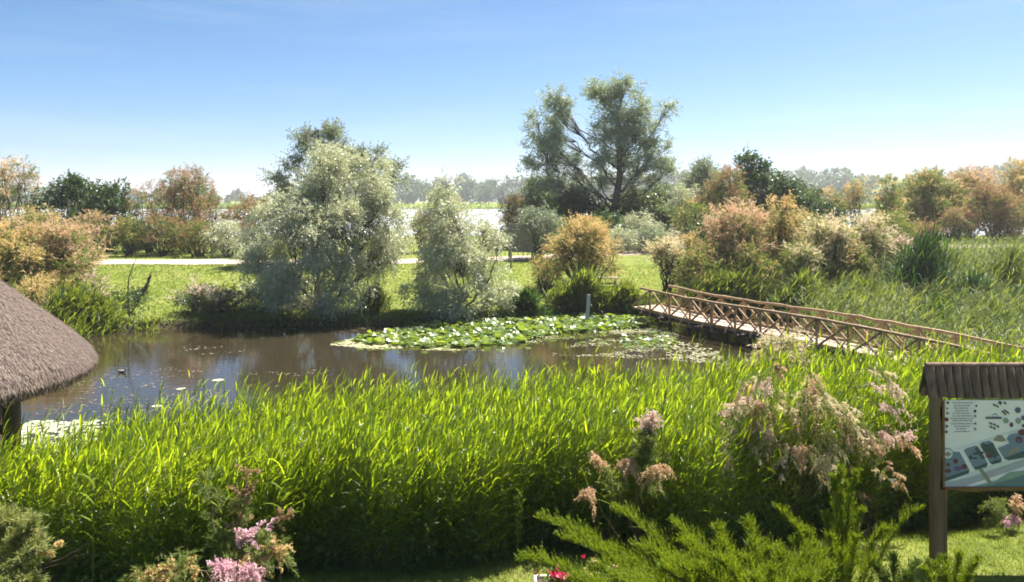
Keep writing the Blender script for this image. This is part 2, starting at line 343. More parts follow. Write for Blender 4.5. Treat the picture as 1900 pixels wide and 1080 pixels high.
# dark climbing undergrowth through the foot of the reeds
n = 16000
X = rng.uniform(-9, 7.5, n); fr = np.interp(X, [-9.5, -6, -3, 0, 3, 5, 9, 12.5], [8.2, 8.3, 8.5, 9.15, 9.3, 10.5, 11.2, 12.5]) + .18 * np.sin(X * 2.1)
Y = fr + rng.exponential(.22, n) - .1; hh = rng.uniform(0, 1, n) ** 1.3 * (.75 + .3 * np.sin(X * 3.3))
mb = MB(); leaves(mb, np.stack([X, Y, zg(X, Y) + hh], -1), rng.normal(size=(n, 3)) * [1, 1, .7] + [0, -.4, .1], rng.uniform(.035, .085, n), rng.uniform(.02, .05, n), 0, rng.uniform(0, 1, n))
tag(mb.build('undergrowth', [M['weed']], tint=True), 'dark leafy undergrowth climbing through the foot of the reed bed', 'undergrowth', kind='stuff')

# marsh reeds beyond the bridge
n = 16000
X = rng.uniform(9, 40, n); Y = rng.uniform(23, 62, n)
bx = 7.28 + .51 * (32.4 - Y) / .86
keep = (X > bx + 2.6) & (X < .70 * Y + 2) & (Y < path_mid(X) - 4) & ((X > 12.0) | (Y > far_shore(X) - .4))
keep &= ~((X > 18) & (Y < 37.5) & (Y > 34) & (rng.uniform(size=n) < .5))
keep &= ~((Y < 31) & (rng.uniform(size=n) < .35)) & (Y < path_mid(X) - 9) & (wob(X * 1.4, Y * .9) > -.55)
X, Y = X[keep], Y[keep]; H = .6 + np.interp(Y, [24, 30, 38, 46, 60], [.2, .35, .85, .8, .3]) + .55 * wob(X * 1.4, Y * .9) + rng.normal(0, .2, len(X))
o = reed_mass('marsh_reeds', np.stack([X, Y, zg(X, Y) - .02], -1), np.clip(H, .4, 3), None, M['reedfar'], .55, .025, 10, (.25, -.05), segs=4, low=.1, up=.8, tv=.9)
tag(o, 'wind-bent mid green marsh reeds filling the ground right of the footbridge', 'reeds', kind='stuff')

def reed_clump(px, d, wpx, top, label, mat, n=260, ll=.6, lw=.05, lean=(.05, 0), nl=10, depth=.5, group=None):
    x0 = px_x(px, d); w = wpx / F * d; c = (x0, d, float(zg(x0, d)))
    a = rng.uniform(0, 6.283, n); r = np.clip(np.abs(rng.normal(0, .55, n)), 0, 1.25)
    X = np.cos(a) * r * w * .5; Y = np.sin(a) * r * w * depth
    H = (CZ - (top - HY) / F * d - c[2]) * (1 - .42 * r.clip(0, 1.1) ** 2) * rng.uniform(.5, 1.0, n) * (1 + .12 * np.sin(X * 3 + px))
    o = reed_mass('reed_clump', np.stack([X, Y, zg(X + x0, Y + d) - c[2]], -1), H, None, mat, ll, lw, nl, lean, low=.1)
    o.location = c; return tag(o, label, 'reeds', group)
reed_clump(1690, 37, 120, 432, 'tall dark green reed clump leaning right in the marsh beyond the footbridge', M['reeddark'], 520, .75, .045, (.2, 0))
reed_clump(1600, 36, 130, 520, 'bright fresh reed clump just left of the tall dark reed clump', M['reedfar'], 260, .65, .055, (.2, 0))
reed_clump(130, 32.5, 130, 530, 'bright green reed clump on the far bank right above the thatched roof', M['reedfar'], 420, .5, .05, (.02, 0))
reed_clump(185, 33, 60, 560, 'small reed tuft at the water edge left of the dark snag', M['reedfar'], 140, .5, .045, (.02, 0))
reed_clump(1075, 37.4, 130, 515, 'bright reed stand on the far shore in front of the tan tamarisk and the bench', M['reedfar'], 420, .6, .05, (.05, 0), depth=.12)
reed_clump(1150, 37.6, 100, 535, 'bright reed stand beside the far end of the footbridge', M['reedfar'], 300, .55, .05, (.05, 0), depth=.14)
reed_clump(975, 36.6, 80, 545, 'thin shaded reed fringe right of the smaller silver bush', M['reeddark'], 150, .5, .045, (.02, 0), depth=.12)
reed_clump(1225, 36.5, 50, 560, 'short reed tuft pushing through the footbridge rail at its far end', M['reedfar'], 90, .5, .05, (.1, 0), depth=.3)
reed_clump(1350, 37.5, 190, 505, 'ragged reed strip at the foot of the tan tamarisks behind the footbridge', M['reedfar'], 330, .6, .05, (.05, 0), depth=.12)
reed_clump(1470, 36.5, 130, 515, 'long bladed reed strip under the middle of the tamarisk thicket', M['reedfar'], 230, .7, .05, (.15, 0), depth=.15)
reed_clump(690, 35.6, 60, 525, 'soft green grass tuft on the bank between the two silver bushes', M['reedfar'], 200, .45, .035, (0, 0), depth=.35)

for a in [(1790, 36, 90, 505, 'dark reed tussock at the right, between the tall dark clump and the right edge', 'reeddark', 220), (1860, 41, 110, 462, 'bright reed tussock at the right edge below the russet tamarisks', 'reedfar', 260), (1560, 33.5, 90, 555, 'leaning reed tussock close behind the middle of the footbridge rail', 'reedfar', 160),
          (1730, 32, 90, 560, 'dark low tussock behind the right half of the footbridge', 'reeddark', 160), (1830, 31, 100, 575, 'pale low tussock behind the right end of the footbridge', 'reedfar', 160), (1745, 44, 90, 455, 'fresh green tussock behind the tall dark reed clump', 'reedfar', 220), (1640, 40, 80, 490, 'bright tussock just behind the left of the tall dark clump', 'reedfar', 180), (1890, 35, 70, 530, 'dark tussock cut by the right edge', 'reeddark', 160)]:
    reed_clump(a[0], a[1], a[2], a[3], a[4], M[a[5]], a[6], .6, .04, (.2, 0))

# ------------------------------------------------------------------ lawns
def lawn(name, X, Y, h, w, label, lean=.4):
    n = len(X); mb = MB(); D = rng.normal(0, lean, (n, 3)); D[:, 2] = 1
    leaves(mb, np.stack([X, Y, zg(X, Y) - .01], -1), D, h * rng.uniform(.5, 1.3, n), w, 0, (.5 + .5 * wob(X * 2, Y * 2) + rng.normal(0, .15, n)).clip(0, 1))
    return tag(mb.build(name, [M['grass']], tint=True), label, 'grass', kind='stuff')
n = 90000; Y = rng.uniform(7.4, 11.5, n); X = rng.uniform(-1, .70, n) * Y
lawn('lawn_grass', X, Y, .055, .009, 'short mown lawn grass in front of the reeds around the information board')
n = 60000; Y = rng.uniform(34.5, 50, n); X = rng.uniform(-.7, .42, n) * Y; k = (Y > far_shore(X) + .2) & (Y < path_mid(X) - 2.1)
lawn('bank_grass', X[k], Y[k], .11, .05, 'short yellow-green grass on the sloping far bank', .9)
n = 9000; Y = rng.uniform(49, 90, n); X = rng.uniform(-.75, .75, n) * Y; k = Y > path_mid(X) + 2.2
lawn('verge_grass', X[k], Y[k], .3, .09, 'rough green grass behind the gravel path', .5)
# grass fringe hanging over the far bank edge
n = 7000; X = rng.uniform(-24, 8, n); Y = far_shore(X) + rng.uniform(-.15, .5, n); mb = MB()
k = rng.uniform(size=n) < (.45 + .5 * np.sin(X * 1.7) * np.sin(X * .6 + 1)); X, Y = X[k], Y[k]
strips(mb, np.stack([X, Y, np.maximum(zg(X, Y), -.05)], -1), rng.uniform(0, 6.28, len(X)), rng.uniform(.7, 1.4, len(X)), rng.uniform(.2, .5, len(X)), .03, rng.uniform(.3, 1.6, len(X)), 4, 0, rng.uniform(0, 1, len(X)))
tag(mb.build('shore_grass', [M['reedfar']], tint=True), 'tufty green grass along the waterline of the far bank', 'grass', kind='stuff')
# reed strip across the river
n = 12000; X = rng.uniform(-420, 420, n); Y = 566 + rng.uniform(0, 10, n); mb = MB()
leaves(mb, np.stack([X, Y, np.zeros(n)], -1), np.stack([rng.normal(0, .2, n), rng.normal(0, .2, n), np.ones(n)], -1), rng.uniform(2.5, 4.6, n), 1.3, 0, rng.uniform(.3, 1, n))
tag(mb.build('far_reeds', [M['reed']], tint=True), 'thin bright green reed strip along the far side of the river', 'reeds', kind='stuff')

# ------------------------------------------------------------------ trees and shrubs
def bez(a, b, c, n):
    t = np.linspace(0, 1, n)[:, None]; return (1 - t) ** 2 * a + 2 * t * (1 - t) * b + t ** 2 * c
LEAF = dict(   # clump sprigs, sprig length, leaves per sprig, leaf length, width, spread, droop
    silver=dict(ks=6, sl=.50, k=9, ll=.125, lw=.044, spread=.45, droop=.5, cs=.30, up=.25),
    willow=dict(ks=6, sl=.70, k=9, ll=.20, lw=.08, spread=.65, droop=.12, cs=.42, up=.4),
    broad=dict(ks=4, sl=.5, k=7, ll=.22, lw=.13, spread=.7, droop=.15, cs=.40, up=.2),
    tam=dict(ks=6, sl=.52, k=10, ll=.17, lw=.034, spread=.26, droop=.28, cs=.32, up=.55),
)
def auto_blobs(w, h, n, dome=.5, low=.2):
    B = []
    for i in range(n):
        f = (i + .5) / n; z = h * (low + (.86 - low) * f)
        reach = w * .5 * (1 - .75 * max(0, f - dome) / (1 - dome)) * (.75 + .25 * min(1, f / .3))
        a = i * 2.4 + rng.uniform(-.4, .4); rr = reach * rng.uniform(.35, .68)
        r = max(w * rng.uniform(.14, .23), .2)
        B.append((math.cos(a) * rr, math.sin(a) * rr * .8, z, r, r, min(h * rng.uniform(.11, .17), h - z + .05)))
    B.append((w * rng.uniform(-.1, .1), 0, h * .86, w * .15, w * .15, h * .13))
    for i in range(max(4, n)):      # loose outer sprays that break the outline
        a = rng.uniform(0, 6.283); f = rng.uniform(.3, 1); q = rng.uniform(.3, .47) * w * (1 - .6 * max(0, f - dome) / (1 - dome)); r = w * rng.uniform(.06, .11)
        B.append((math.cos(a) * q, math.sin(a) * q * .8, h * (low + (.95 - low) * f), r, r, max(.14, h * rng.uniform(.06, .13))))
    return B
def plant(name, loc, label, cat, blobs, kind, mats, scale=1., dens=1., bloom=0., trunk=None, r0=.12, group=None, bias=2.4, stems=True, crown='crown', twigr=.012, ksx=1., stem_sides=7):
    """thing > trunk, crown.  blobs: local ellipsoids (x,y,z,rx,ry,rz)"""
    p = LEAF[kind]; root = thing(name, loc, label, cat, group)
    tb, cb = MB(), MB(); A = []; Bt = []; ra = []
    if trunk is not None:
        tp = np.asarray(trunk, float); tube(tb, tp[:, :3], tp[:, 3], 9)
    for (bx, by, bz, rx, ry, rz) in blobs:
        c = np.array([bx, by, bz]); rad = np.array([rx, ry, rz])
        if trunk is not None:
            zs = tp[:, 2]; want = np.clip(bz - .9 * np.hypot(bx, by) - rz * .4, zs[0] + .25 * (zs[-1] - zs[0]), zs[-1])
            a = np.array([np.interp(want, zs, tp[:, k]) for k in range(3)]); rr = min(np.interp(want, zs, tp[:, 3]) * .6, .02 + .055 * rx)
        else:
            a = np.array([rng.normal(0, .12) * r0 * 6, rng.normal(0, .12) * r0 * 6, -.05]); rr = r0 * rng.uniform(.35, .7)
        m = a * .45 + c * .55; m[2] = a[2] + (c[2] - a[2]) * .42; m += rng.normal(0, .11, 3) * np.linalg.norm(c - a)
        lm = bez(a, m, c + np.array([0, 0, rz * .3]), 9); lm[1:-1] += rng.normal(0, .026, (7, 3)) * np.linalg.norm(c - a)
        if stems: tube(tb, lm, np.linspace(rr, max(rr * .18, twigr), 9), stem_sides)
        area = 4.2 * (rx * ry + rx * rz + ry * rz)
        nc = max(4, int(area / (p['cs'] * scale) ** 2 * .42 * dens))
        u = nrm(rng.normal(size=(nc, 3))); q = rng.uniform(.05, 1, nc) ** (1 / bias); q = np.where(rng.uniform(size=nc) < .14, rng.uniform(1.05, 1.42, nc), q)
        ns = max(4, int(area / (p['cs'] * scale) ** 2 * .035))     # leaf masses: clumps gather round a few boughs
        us = nrm(rng.normal(size=(ns, 3)) + [0, 0, .15]); qs = rng.uniform(.5, 1.02, ns); pick = rng.integers(0, ns, nc)
        loose = rng.uniform(size=nc) < .22
        sub = us[pick] * qs[pick][:, None] + rng.normal(size=(nc, 3)) * np.array([.21, .21, .18])
        C = c + np.where(loose[:, None], u * q[:, None], sub) * rad; q = np.where(loose, q, qs[pick])
        C = C[C[:, 2] > .12]; nc = len(C)
        if nc == 0: continue
        ti = rng.integers(4, 9, nc); A.append(lm[ti]); Bt.append(C); ra.append(np.full(nc, twigr))
        ks = max(2, int(p['ks'] * ksx)); cs = p['cs'] * scale
        O = np.repeat(C, ks, 0) + rng.normal(0, .42, (nc * ks, 3)) * cs
        D = nrm(np.repeat(nrm(C - c), ks, 0) * .7 + rng.normal(0, .55, (nc * ks, 3)) + [0, 0, p['up']])
        ct = np.repeat(rng.normal(.5, .2, nc), ks) + rng.normal(0, .07, nc * ks)
        mat = np.zeros(nc * ks, int)
        if bloom > 0:
            outw = np.repeat((C[:, 2] / (max(b[2] + b[5] for b in blobs))) * .55 + q[:nc].clip(0, 1) * .3 + (C[:, 2] - bz) / rz * .25 + rng.normal(0, .12, nc), ks) + rng.normal(0, .08, nc * ks)
            th = np.quantile(outw, 1 - min(.97, bloom * .70)); mat = (outw > th).astype(int)
        O[:, 2] = np.maximum(O[:, 2], .04)
        sprigs(cb, O, D, p['sl'] * scale * rng.uniform(.6, 1.25, nc * ks), p['k'], p['ll'] * scale, p['lw'] * scale, p['spread'], mat, ct.clip(0, 1), p['droop'])
    if A and stems: twigs(tb, np.concatenate(A), np.concatenate(Bt), np.concatenate(ra), np.concatenate(ra) * .4)
    if stems or trunk is not None: tb.build('trunk', [M['bark']], root, smooth=True)
    cb.build(crown, mats, root, tint=True)
    return root
def place(px, d, dz=0.): x = px_x(px, d); return (x, d, float(zg(x, d)) + dz)
def ztop(py, d): return CZ - (py - HY) / F * d
def shrub(name, px, d, top, wpx, label, kind, mats, nb=8, cat='shrub', **kw):
    loc = place(px, d); h = ztop(top, d) - loc[2]; w = wpx * 1.22 / F * d
    dome = kw.pop('dome', .5); low = kw.pop('low', .2)
    return plant(name, loc, label, cat, auto_blobs(w, h, nb, dome, low), kind, mats, **kw)
def traced(name, px, d, label, cat, spots, kind, mats, depth=.8, **kw):
    """spots: crown clumps as read off the photo (px, py, half width, half height, depth offset in half widths), put at real distance and size"""
    loc = np.array(place(px, d)); B = []
    for (x, y, a, b, *o) in spots:
        q = at(x, y, d); s = d / F; off = (o[0] if o else rng.uniform(-.6, .6)) * a * s
        B.append((q[0] - loc[0], off, q[2] - loc[2], a * s * .86, a * s * depth * .86, b * s * .86))
    tr = kw.pop('stem', None)
    if tr is not None:
        T = []
        for (x, y, r) in tr:
            q = at(x, y, d); T.append((q[0] - loc[0], 0, q[2] - loc[2], r))
        kw['trunk'] = T
    return plant(name, tuple(loc), label, cat, B, kind, mats, **kw)

S, G, O_, GS = [M['silver']], [M['green']], [M['olive']], [M['greysilver']]
TAN, PNK, BRN, CRM = [M['tamgreen'], M['tan']], [M['tamgreen'], M['pinktan']], [M['tamgreen'], M['brownred']], [M['tamgreen'], M['cream']]

# --- hero plants on the far bank
traced('silver_willow', 600, 36.3, 'huge silver-leaved bush overhanging the pond left of centre', 'bush',
    [(610, 330, 55, 50), (560, 370, 50, 45), (660, 360, 55, 50), (700, 400, 45, 50), (520, 430, 55, 50), (600, 430, 70, 60, -.8), (690, 460, 50, 45), (490, 490, 42, 42), (560, 510, 60, 50, -.9),
     (640, 505, 55, 55, -.8), (600, 290, 40, 25), (690, 320, 35, 32), (530, 395, 40, 40, -.5), (650, 420, 60, 50, -1), (470, 480, 26, 30), (620, 555, 38, 40, -.9), (560, 565, 45, 38), (510, 555, 45, 42), (720, 430, 28, 40), (470, 560, 40, 30), (705, 490, 28, 26)],
    'silver', S, dens=2.2, r0=.10, twigr=.010, bias=2.2)
traced('silver_willow', 850, 36.4, 'smaller silver-leaved bush with drooping right side at the water edge', 'bush',
    [(825, 375, 38, 40), (855, 410, 48, 42, -.6), (800, 420, 30, 40), (895, 440, 35, 35), (850, 470, 55, 50, -.8), (900, 500, 40, 45, -.5), (800, 500, 32, 50), (870, 550, 55, 45, -.7), (920, 550, 32, 40), (815, 560, 40, 36), (770, 540, 22, 40), (820, 345, 16, 22), (925, 575, 22, 22), (925, 450, 16, 12)],
    'silver', S, dens=2.2, r0=.08, twigr=.010, bias=2.2)
traced('willow_tree', 605, 48, 'tall dark grey-green tree rising behind the huge silver bush', 'tree',
    [(590, 250, 42, 32), (585, 290, 30, 30), (625, 265, 25, 28), (640, 300, 28, 30), (520, 340, 34, 34), (545, 310, 22, 18), (690, 305, 26, 26), (740, 330, 24, 24), (600, 340, 60, 40), (665, 300, 25, 28)],
    'willow', GS, scale=.75, dens=1.5, stem=[(608, 480, .22), (604, 400, .18), (595, 320, .12), (590, 240, .04)], r0=.16)
big = [(1150, 156, 26, 20), (1100, 170, 22, 16), (1030, 178, 22, 16), (1030, 205, 38, 30), (1000, 235, 30, 30), (1040, 250, 38, 30), (990, 280, 26, 26), (1030, 285, 40, 22), (1010, 310, 36, 16), (1060, 305, 24, 26),
       (1155, 175, 36, 30), (1110, 185, 28, 22), (1195, 200, 34, 28), (1140, 215, 45, 32), (1190, 240, 45, 35), (1120, 245, 34, 32), (1160, 265, 48, 32), (1220, 280, 34, 28), (1235, 200, 18, 20), (1200, 300, 38, 22), (1110, 300, 32, 30), (1160, 305, 44, 26),
       (1060, 345, 40, 20), (1100, 335, 32, 28), (1235, 320, 26, 14), (1180, 335, 36, 16), (1020, 350, 28, 18)]
traced('willow_tree', 1140, 66, 'tallest tree in the scene with forked dark trunk and airy silver-grey crown', 'tree', big, 'willow', [leaf_mat('tall_tree_leaf', [(.20, .245, .17), (.34, .38, .285), (.52, .545, .43)], .34, (1.1, 1.15, .75), .45, .5)], scale=.9, dens=1.25,
    stem=[(1141, 462, .42), (1139, 410, .36), (1143, 370, .32), (1150, 330, .25), (1148, 270, .16), (1150, 190, .05)], r0=.3, twigr=.02, bias=1.8)

# --- trees and shrubs behind the path (left to right): name, px, distance, top row, width px, label, kind, materials, options
rows = [
 ('tamarisk', 20, 58, 302, 100, 'tall loose pinkish tamarisk at the left edge behind the path', 'tam', PNK, dict(nb=9, bloom=.65, scale=1.35, dens=.55)),
 ('tamarisk', 60, 55, 395, 110, 'low orange tamarisk at the left edge below the tall loose one', 'tam', TAN, dict(nb=7, bloom=.6, scale=1.3, dens=.7)),
 ('broadleaf_tree', 122, 59, 322, 92, 'dark green tree with spiky top, left one of the dark pair behind the path', 'broad', G, dict(nb=9, scale=.85, cat='tree', dome=.6)),
 ('broadleaf_tree', 200, 58, 338, 105, 'rounded dark green tree, right one of the dark pair behind the path', 'broad', G, dict(nb=9, scale=.85, cat='tree', dome=.6)),
 ('tamarisk', 175, 54, 398, 62, 'small pale pink tamarisk in front of the dark pair of trees', 'tam', PNK, dict(nb=6, bloom=.7, scale=1.2)),
 ('tamarisk', 238, 54, 408, 60, 'small olive tamarisk under the rounded dark green tree', 'tam', TAN, dict(nb=6, bloom=.3, scale=1.2)),
 ('tamarisk', 345, 57, 316, 118, 'tall russet tamarisk with open top behind the left lawn', 'tam', BRN, dict(nb=11, bloom=.8, scale=1.3, dens=.62, low=.3)),
 ('tamarisk', 300, 54, 405, 84, 'low shaded russet tamarisk left below the tall russet one', 'tam', BRN, dict(nb=7, bloom=.55, scale=1.2)),
 ('tamarisk', 368, 53.5, 415, 70, 'low olive and russet tamarisk right below the tall russet one', 'tam', BRN, dict(nb=7, bloom=.45, scale=1.2)),
 ('tamarisk', 465, 56, 368, 92, 'rust orange tamarisk at the left shoulder of the huge silver bush', 'tam', BRN, dict(nb=8, bloom=.9, scale=1.25)),
 ('oleaster_shrub', 420, 53, 412, 66, 'small silver shrub beside the path left of the huge silver bush', 'silver', S, dict(nb=7, scale=1.15)),
 ('oleaster_shrub', 470, 52, 425, 60, 'small grey shrub under the rust orange tamarisk', 'silver', GS, dict(nb=6, scale=1.15)),
 ('tamarisk', 785, 58, 405, 70, 'yellowish low tamarisk between the two silver bushes behind the path', 'tam', TAN, dict(nb=6, bloom=.6, scale=1.25)),
 ('oleaster_shrub', 730, 56, 420, 60, 'pale grey-green low shrub at the right shoulder of the huge silver bush', 'silver', S, dict(nb=6, scale=1.2)),
 ('tamarisk', 833, 60, 375, 44, 'slim orange tamarisk showing behind the top of the smaller silver bush', 'tam', TAN, dict(nb=6, bloom=.9, scale=1.25)),
 ('tamarisk', 948, 62, 366, 50, 'dark red little tamarisk left of the tallest tree', 'tam', BRN, dict(nb=6, bloom=.95, scale=1.25, dens=.8)),
 ('broadleaf_shrub', 925, 60, 425, 60, 'round green shrub behind the wooden notice board', 'broad', G, dict(nb=6, scale=.8)),
 ('oleaster_shrub', 1000, 51, 385, 100, 'grey-green spreading shrub half covering the wooden notice board', 'silver', GS, dict(nb=10, scale=1.2, dens=.9)),
 ('broadleaf_shrub', 1000, 70, 330, 90, 'olive grey tree below the left arm of the tallest tree', 'willow', O_, dict(nb=8, scale=.85)),
 ('broadleaf_shrub', 1065, 66, 350, 100, 'very dark rounded shrub left of the tallest trunk', 'broad', G, dict(nb=9, scale=1.0)),
 ('broadleaf_shrub', 1180, 68, 355, 110, 'dense mid green shrub right of the tallest trunk', 'broad', O_, dict(nb=9, scale=1.0)),
 ('oleaster_shrub', 1190, 60, 400, 90, 'sunlit silver-green shrub under the right side of the tallest tree', 'silver', S, dict(nb=8, scale=1.35)),
 ('oleaster_shrub', 1215, 57, 425, 100, 'low silver shrub behind the small dark-stemmed tamarisk', 'silver', GS, dict(nb=8, scale=1.25)),
 ('willow_tree', 1300, 76, 296, 92, 'grey-green tree right of the tallest one, left of the dark green one', 'willow', GS, dict(nb=9, scale=.95, cat='tree', dome=.6)),
 ('oleaster_shrub', 1265, 66, 345, 80, 'sunny grey-green shrub in the gap right of the tallest tree', 'silver', S, dict(nb=8, scale=1.4)),
 ('tamarisk', 1345, 63, 318, 88, 'dull russet tamarisk between the grey-green and dark green trees', 'tam', BRN, dict(nb=9, bloom=.6, scale=1.35)),
 ('broadleaf_tree', 1395, 70, 288, 92, 'upright dark green tree above the tamarisk thicket', 'broad', G, dict(nb=10, scale=1.0, cat='tree', dome=.65)),
 ('tamarisk', 1285, 60, 378, 70, 'olive tamarisk with leaning stems left of the dull russet one', 'tam', TAN, dict(nb=7, bloom=.15, scale=1.3)),
 ('broadleaf_tree', 1460, 68, 330, 92, 'low round dark tree right of the upright dark green one', 'broad', G, dict(nb=8, scale=1.0, cat='tree')),
 ('broadleaf_shrub', 1520, 66, 368, 80, 'dark green bush in front of the right river gap', 'broad', G, dict(nb=7, scale=.95)),
 ('tamarisk', 1585, 78, 342, 60, 'thin golden tamarisk standing in the right river gap', 'tam', TAN, dict(nb=7, bloom=.7, scale=1.5, dens=.75)),
 ('tamarisk', 1552, 80, 350, 40, 'small golden tamarisk left of the thin one in the river gap', 'tam', TAN, dict(nb=5, bloom=.7, scale=1.5)),
 ('tamarisk', 1650, 72, 330, 64, 'narrow olive gold tamarisk right of the river gap', 'tam', TAN, dict(nb=7, bloom=.35, scale=1.5)),
 ('tamarisk', 1720, 76, 318, 110, 'tall olive gold tamarisk with dark base right of the river gap', 'tam', TAN, dict(nb=11, bloom=.3, scale=1.5)),
 ('tamarisk', 1800, 79, 318, 120, 'wide pinkish brown tamarisk behind the russet ones on the right', 'tam', PNK, dict(nb=10, bloom=.75, scale=1.5)),
 ('tamarisk', 1885, 79, 302, 80, 'tallest orange brown tamarisk at the right edge', 'tam', TAN, dict(nb=9, bloom=.8, scale=1.5)),
 ('tamarisk', 1712, 71, 418, 76, 'low brick red tamarisk beside the path on the right', 'tam', BRN, dict(nb=6, bloom=.95, scale=1.3)),
 ('tamarisk', 1775, 71, 388, 60, 'dark wine red tamarisk right of the low brick red one', 'tam', BRN, dict(nb=7, bloom=.85, scale=1.3)),
 ('tamarisk', 1850, 72, 352, 120, 'broad russet tamarisk at the right edge in front of the taller ones', 'tam', BRN, dict(nb=11, bloom=.85, scale=1.35)),
 # extra scrub closing the gaps along the riverside
 ('broadleaf_shrub', 92, 60, 408, 70, 'dark low bush under the left one of the dark pair of trees', 'broad', G, dict(nb=7, scale=.9)),
 ('tamarisk', 275, 58, 352, 60, 'thin russet tamarisk leaning on the left of the tall russet one', 'tam', BRN, dict(nb=7, bloom=.7, scale=1.3, dens=.6)),
 ('tamarisk', 395, 58, 368, 50, 'thin russet tamarisk leaning on the right of the tall russet one', 'tam', BRN, dict(nb=6, bloom=.7, scale=1.3, dens=.6)),
 ('broadleaf_shrub', 255, 60, 420, 80, 'dark shaded bush left of the low shaded russet tamarisk', 'broad', G, dict(nb=7, scale=.9)),
 ('broadleaf_shrub', 340, 60, 412, 90, 'dark shaded bush beneath the tall russet tamarisk', 'broad', G, dict(nb=7, scale=.9)),
 ('broadleaf_shrub', 1120, 60, 402, 90, 'dark bush at the foot of the tallest trunk', 'broad', G, dict(nb=8, scale=1.0)),
 ('broadleaf_shrub', 1020, 60, 400, 80, 'dark bush behind the grey-green shrub by the notice board', 'broad', G, dict(nb=8, scale=1.0)),
 ('oleaster_shrub', 1150, 57, 428, 70, 'small silver-green shrub left of the low silver shrub', 'silver', S, dict(nb=7, scale=1.3)),
 ('broadleaf_shrub', 1340, 58, 400, 90, 'mid green bush behind the peach tamarisk', 'broad', O_, dict(nb=8, scale=.95)),
 ('broadleaf_shrub', 1240, 64, 385, 80, 'mid green bush filling the gap right of the sunlit silver-green shrub', 'broad', O_, dict(nb=8, scale=.95)),
 ('tamarisk', 1500, 52, 400, 80, 'olive tamarisk behind the cream topped one', 'tam', TAN, dict(nb=8, bloom=.4, scale=1.2)),
 ('tamarisk', 1640, 58, 395, 90, 'olive green tamarisk in front of the narrow olive gold one', 'tam', TAN, dict(nb=8, bloom=.2, scale=1.3)),
 ('tamarisk', 1760, 76, 345, 90, 'shaded olive tamarisk between the tall olive gold and wide pinkish ones', 'tam', TAN, dict(nb=9, bloom=.4, scale=1.4)),
 ('tamarisk', 1300, 38.8, 468, 80, 'low olive tamarisk in front of the left end of the thicket', 'tam', TAN, dict(nb=8, bloom=.3, scale=.95)),
 ('tamarisk', 1480, 38.6, 455, 90, 'low olive tamarisk in front of the middle of the thicket', 'tam', CRM, dict(nb=8, bloom=.35, scale=.95)),
 ('tamarisk', 1400, 38.8, 465, 80, 'low dusky tamarisk in front of the peach one', 'tam', TAN, dict(nb=8, bloom=.25, scale=.95)),
 ('tamarisk', 1580, 38.8, 462, 80, 'low olive tamarisk in front of the pale cream one', 'tam', TAN, dict(nb=8, bloom=.35, scale=.95)),
 ('broadleaf_shrub', 975, 78, 372, 90, 'mid green bush on the riverside behind the dark red little tamarisk', 'broad', O_, dict(nb=7, scale=1.0)),
 ('broadleaf_shrub', 1090, 80, 375, 120, 'wide green bush on the riverside behind the tallest trunk', 'broad', G, dict(nb=9, scale=1.0)),
 ('broadleaf_shrub', 1240, 82, 350, 110, 'tall green bush on the riverside behind the sunny grey-green shrub', 'broad', O_, dict(nb=9, scale=1.0)),
 ('broadleaf_shrub', 1480, 84, 350, 120, 'wide green bush on the riverside behind the low round dark tree', 'broad', O_, dict(nb=9, scale=1.0)),
 ('broadleaf_shrub', 1370, 80, 345, 110, 'green bush on the riverside behind the dull russet tamarisk', 'broad', G, dict(nb=9, scale=1.0)),
 ('broadleaf_shrub', 1690, 86, 352, 110, 'green bush on the riverside behind the narrow olive gold tamarisk', 'broad', O_, dict(nb=9, scale=1.0)),
 # lower bank, left
 ('tamarisk', 95, 38.5, 420, 170, 'wide orange pink tamarisk on the left bank above the thatched roof', 'tam', PNK, dict(nb=13, bloom=.75, scale=1.0)),
 ('tamarisk', 10, 37, 425, 150, 'pale orange tamarisk cut by the left edge above the thatched roof', 'tam', TAN, dict(nb=10, bloom=.75, scale=1.0)),
 ('tamarisk', 60, 34, 520, 110, 'low tan tamarisk just above the slope of the thatched roof', 'tam', TAN, dict(nb=7, bloom=.8, scale=.9)),
 ('tamarisk', 395, 35.4, 540, 110, 'dark low waterside shrub with pale pink blossom left of the huge silver bush', 'tam', [M['green'], M['rose']], dict(nb=9, bloom=.22, scale=.85, dens=1.2)),
 ('tamarisk', 362, 35.8, 522, 36, 'small pale pink flowering sprig on the left lawn bank', 'tam', [M['tamgreen'], M['rose']], dict(nb=4, bloom=.85, scale=.8)),
 ('tamarisk', 170, 35, 515, 50, 'faint pink flowering sprig above the left reed clump', 'tam', [M['tamgreen'], M['rose']], dict(nb=4, bloom=.7, scale=.8, dens=.6)),
 # lower bank, right
 ('tamarisk', 1080, 42, 412, 130, 'rounded tan flowering tamarisk behind the wooden bench', 'tam', TAN, dict(nb=13, bloom=.85, scale=1.0, low=.3)),
 ('tamarisk', 1010, 41, 485, 60, 'low tan tamarisk at the left foot of the rounded tan one', 'tam', TAN, dict(nb=6, bloom=.7, scale=.95)),
 ('tamarisk', 1238, 41, 442, 70, 'small tan tamarisk with dark leaning stems on the lawn by the footbridge', 'tam', CRM, dict(nb=7, bloom=.85, scale=.95, low=.5, r0=.09)),
 ('tamarisk', 1290, 41.5, 440, 80, 'olive tan tamarisk at the left end of the tamarisk thicket', 'tam', TAN, dict(nb=8, bloom=.5, scale=1.0)),
 ('tamarisk', 1365, 40.5, 388, 120, 'peach coloured tamarisk in the thicket, second from its left end', 'tam', PNK, dict(nb=12, bloom=.78, scale=1.0)),
 ('tamarisk', 1440, 41.5, 378, 100, 'tallest peach tan tamarisk in the middle of the thicket', 'tam', TAN, dict(nb=11, bloom=.8, scale=1.0)),
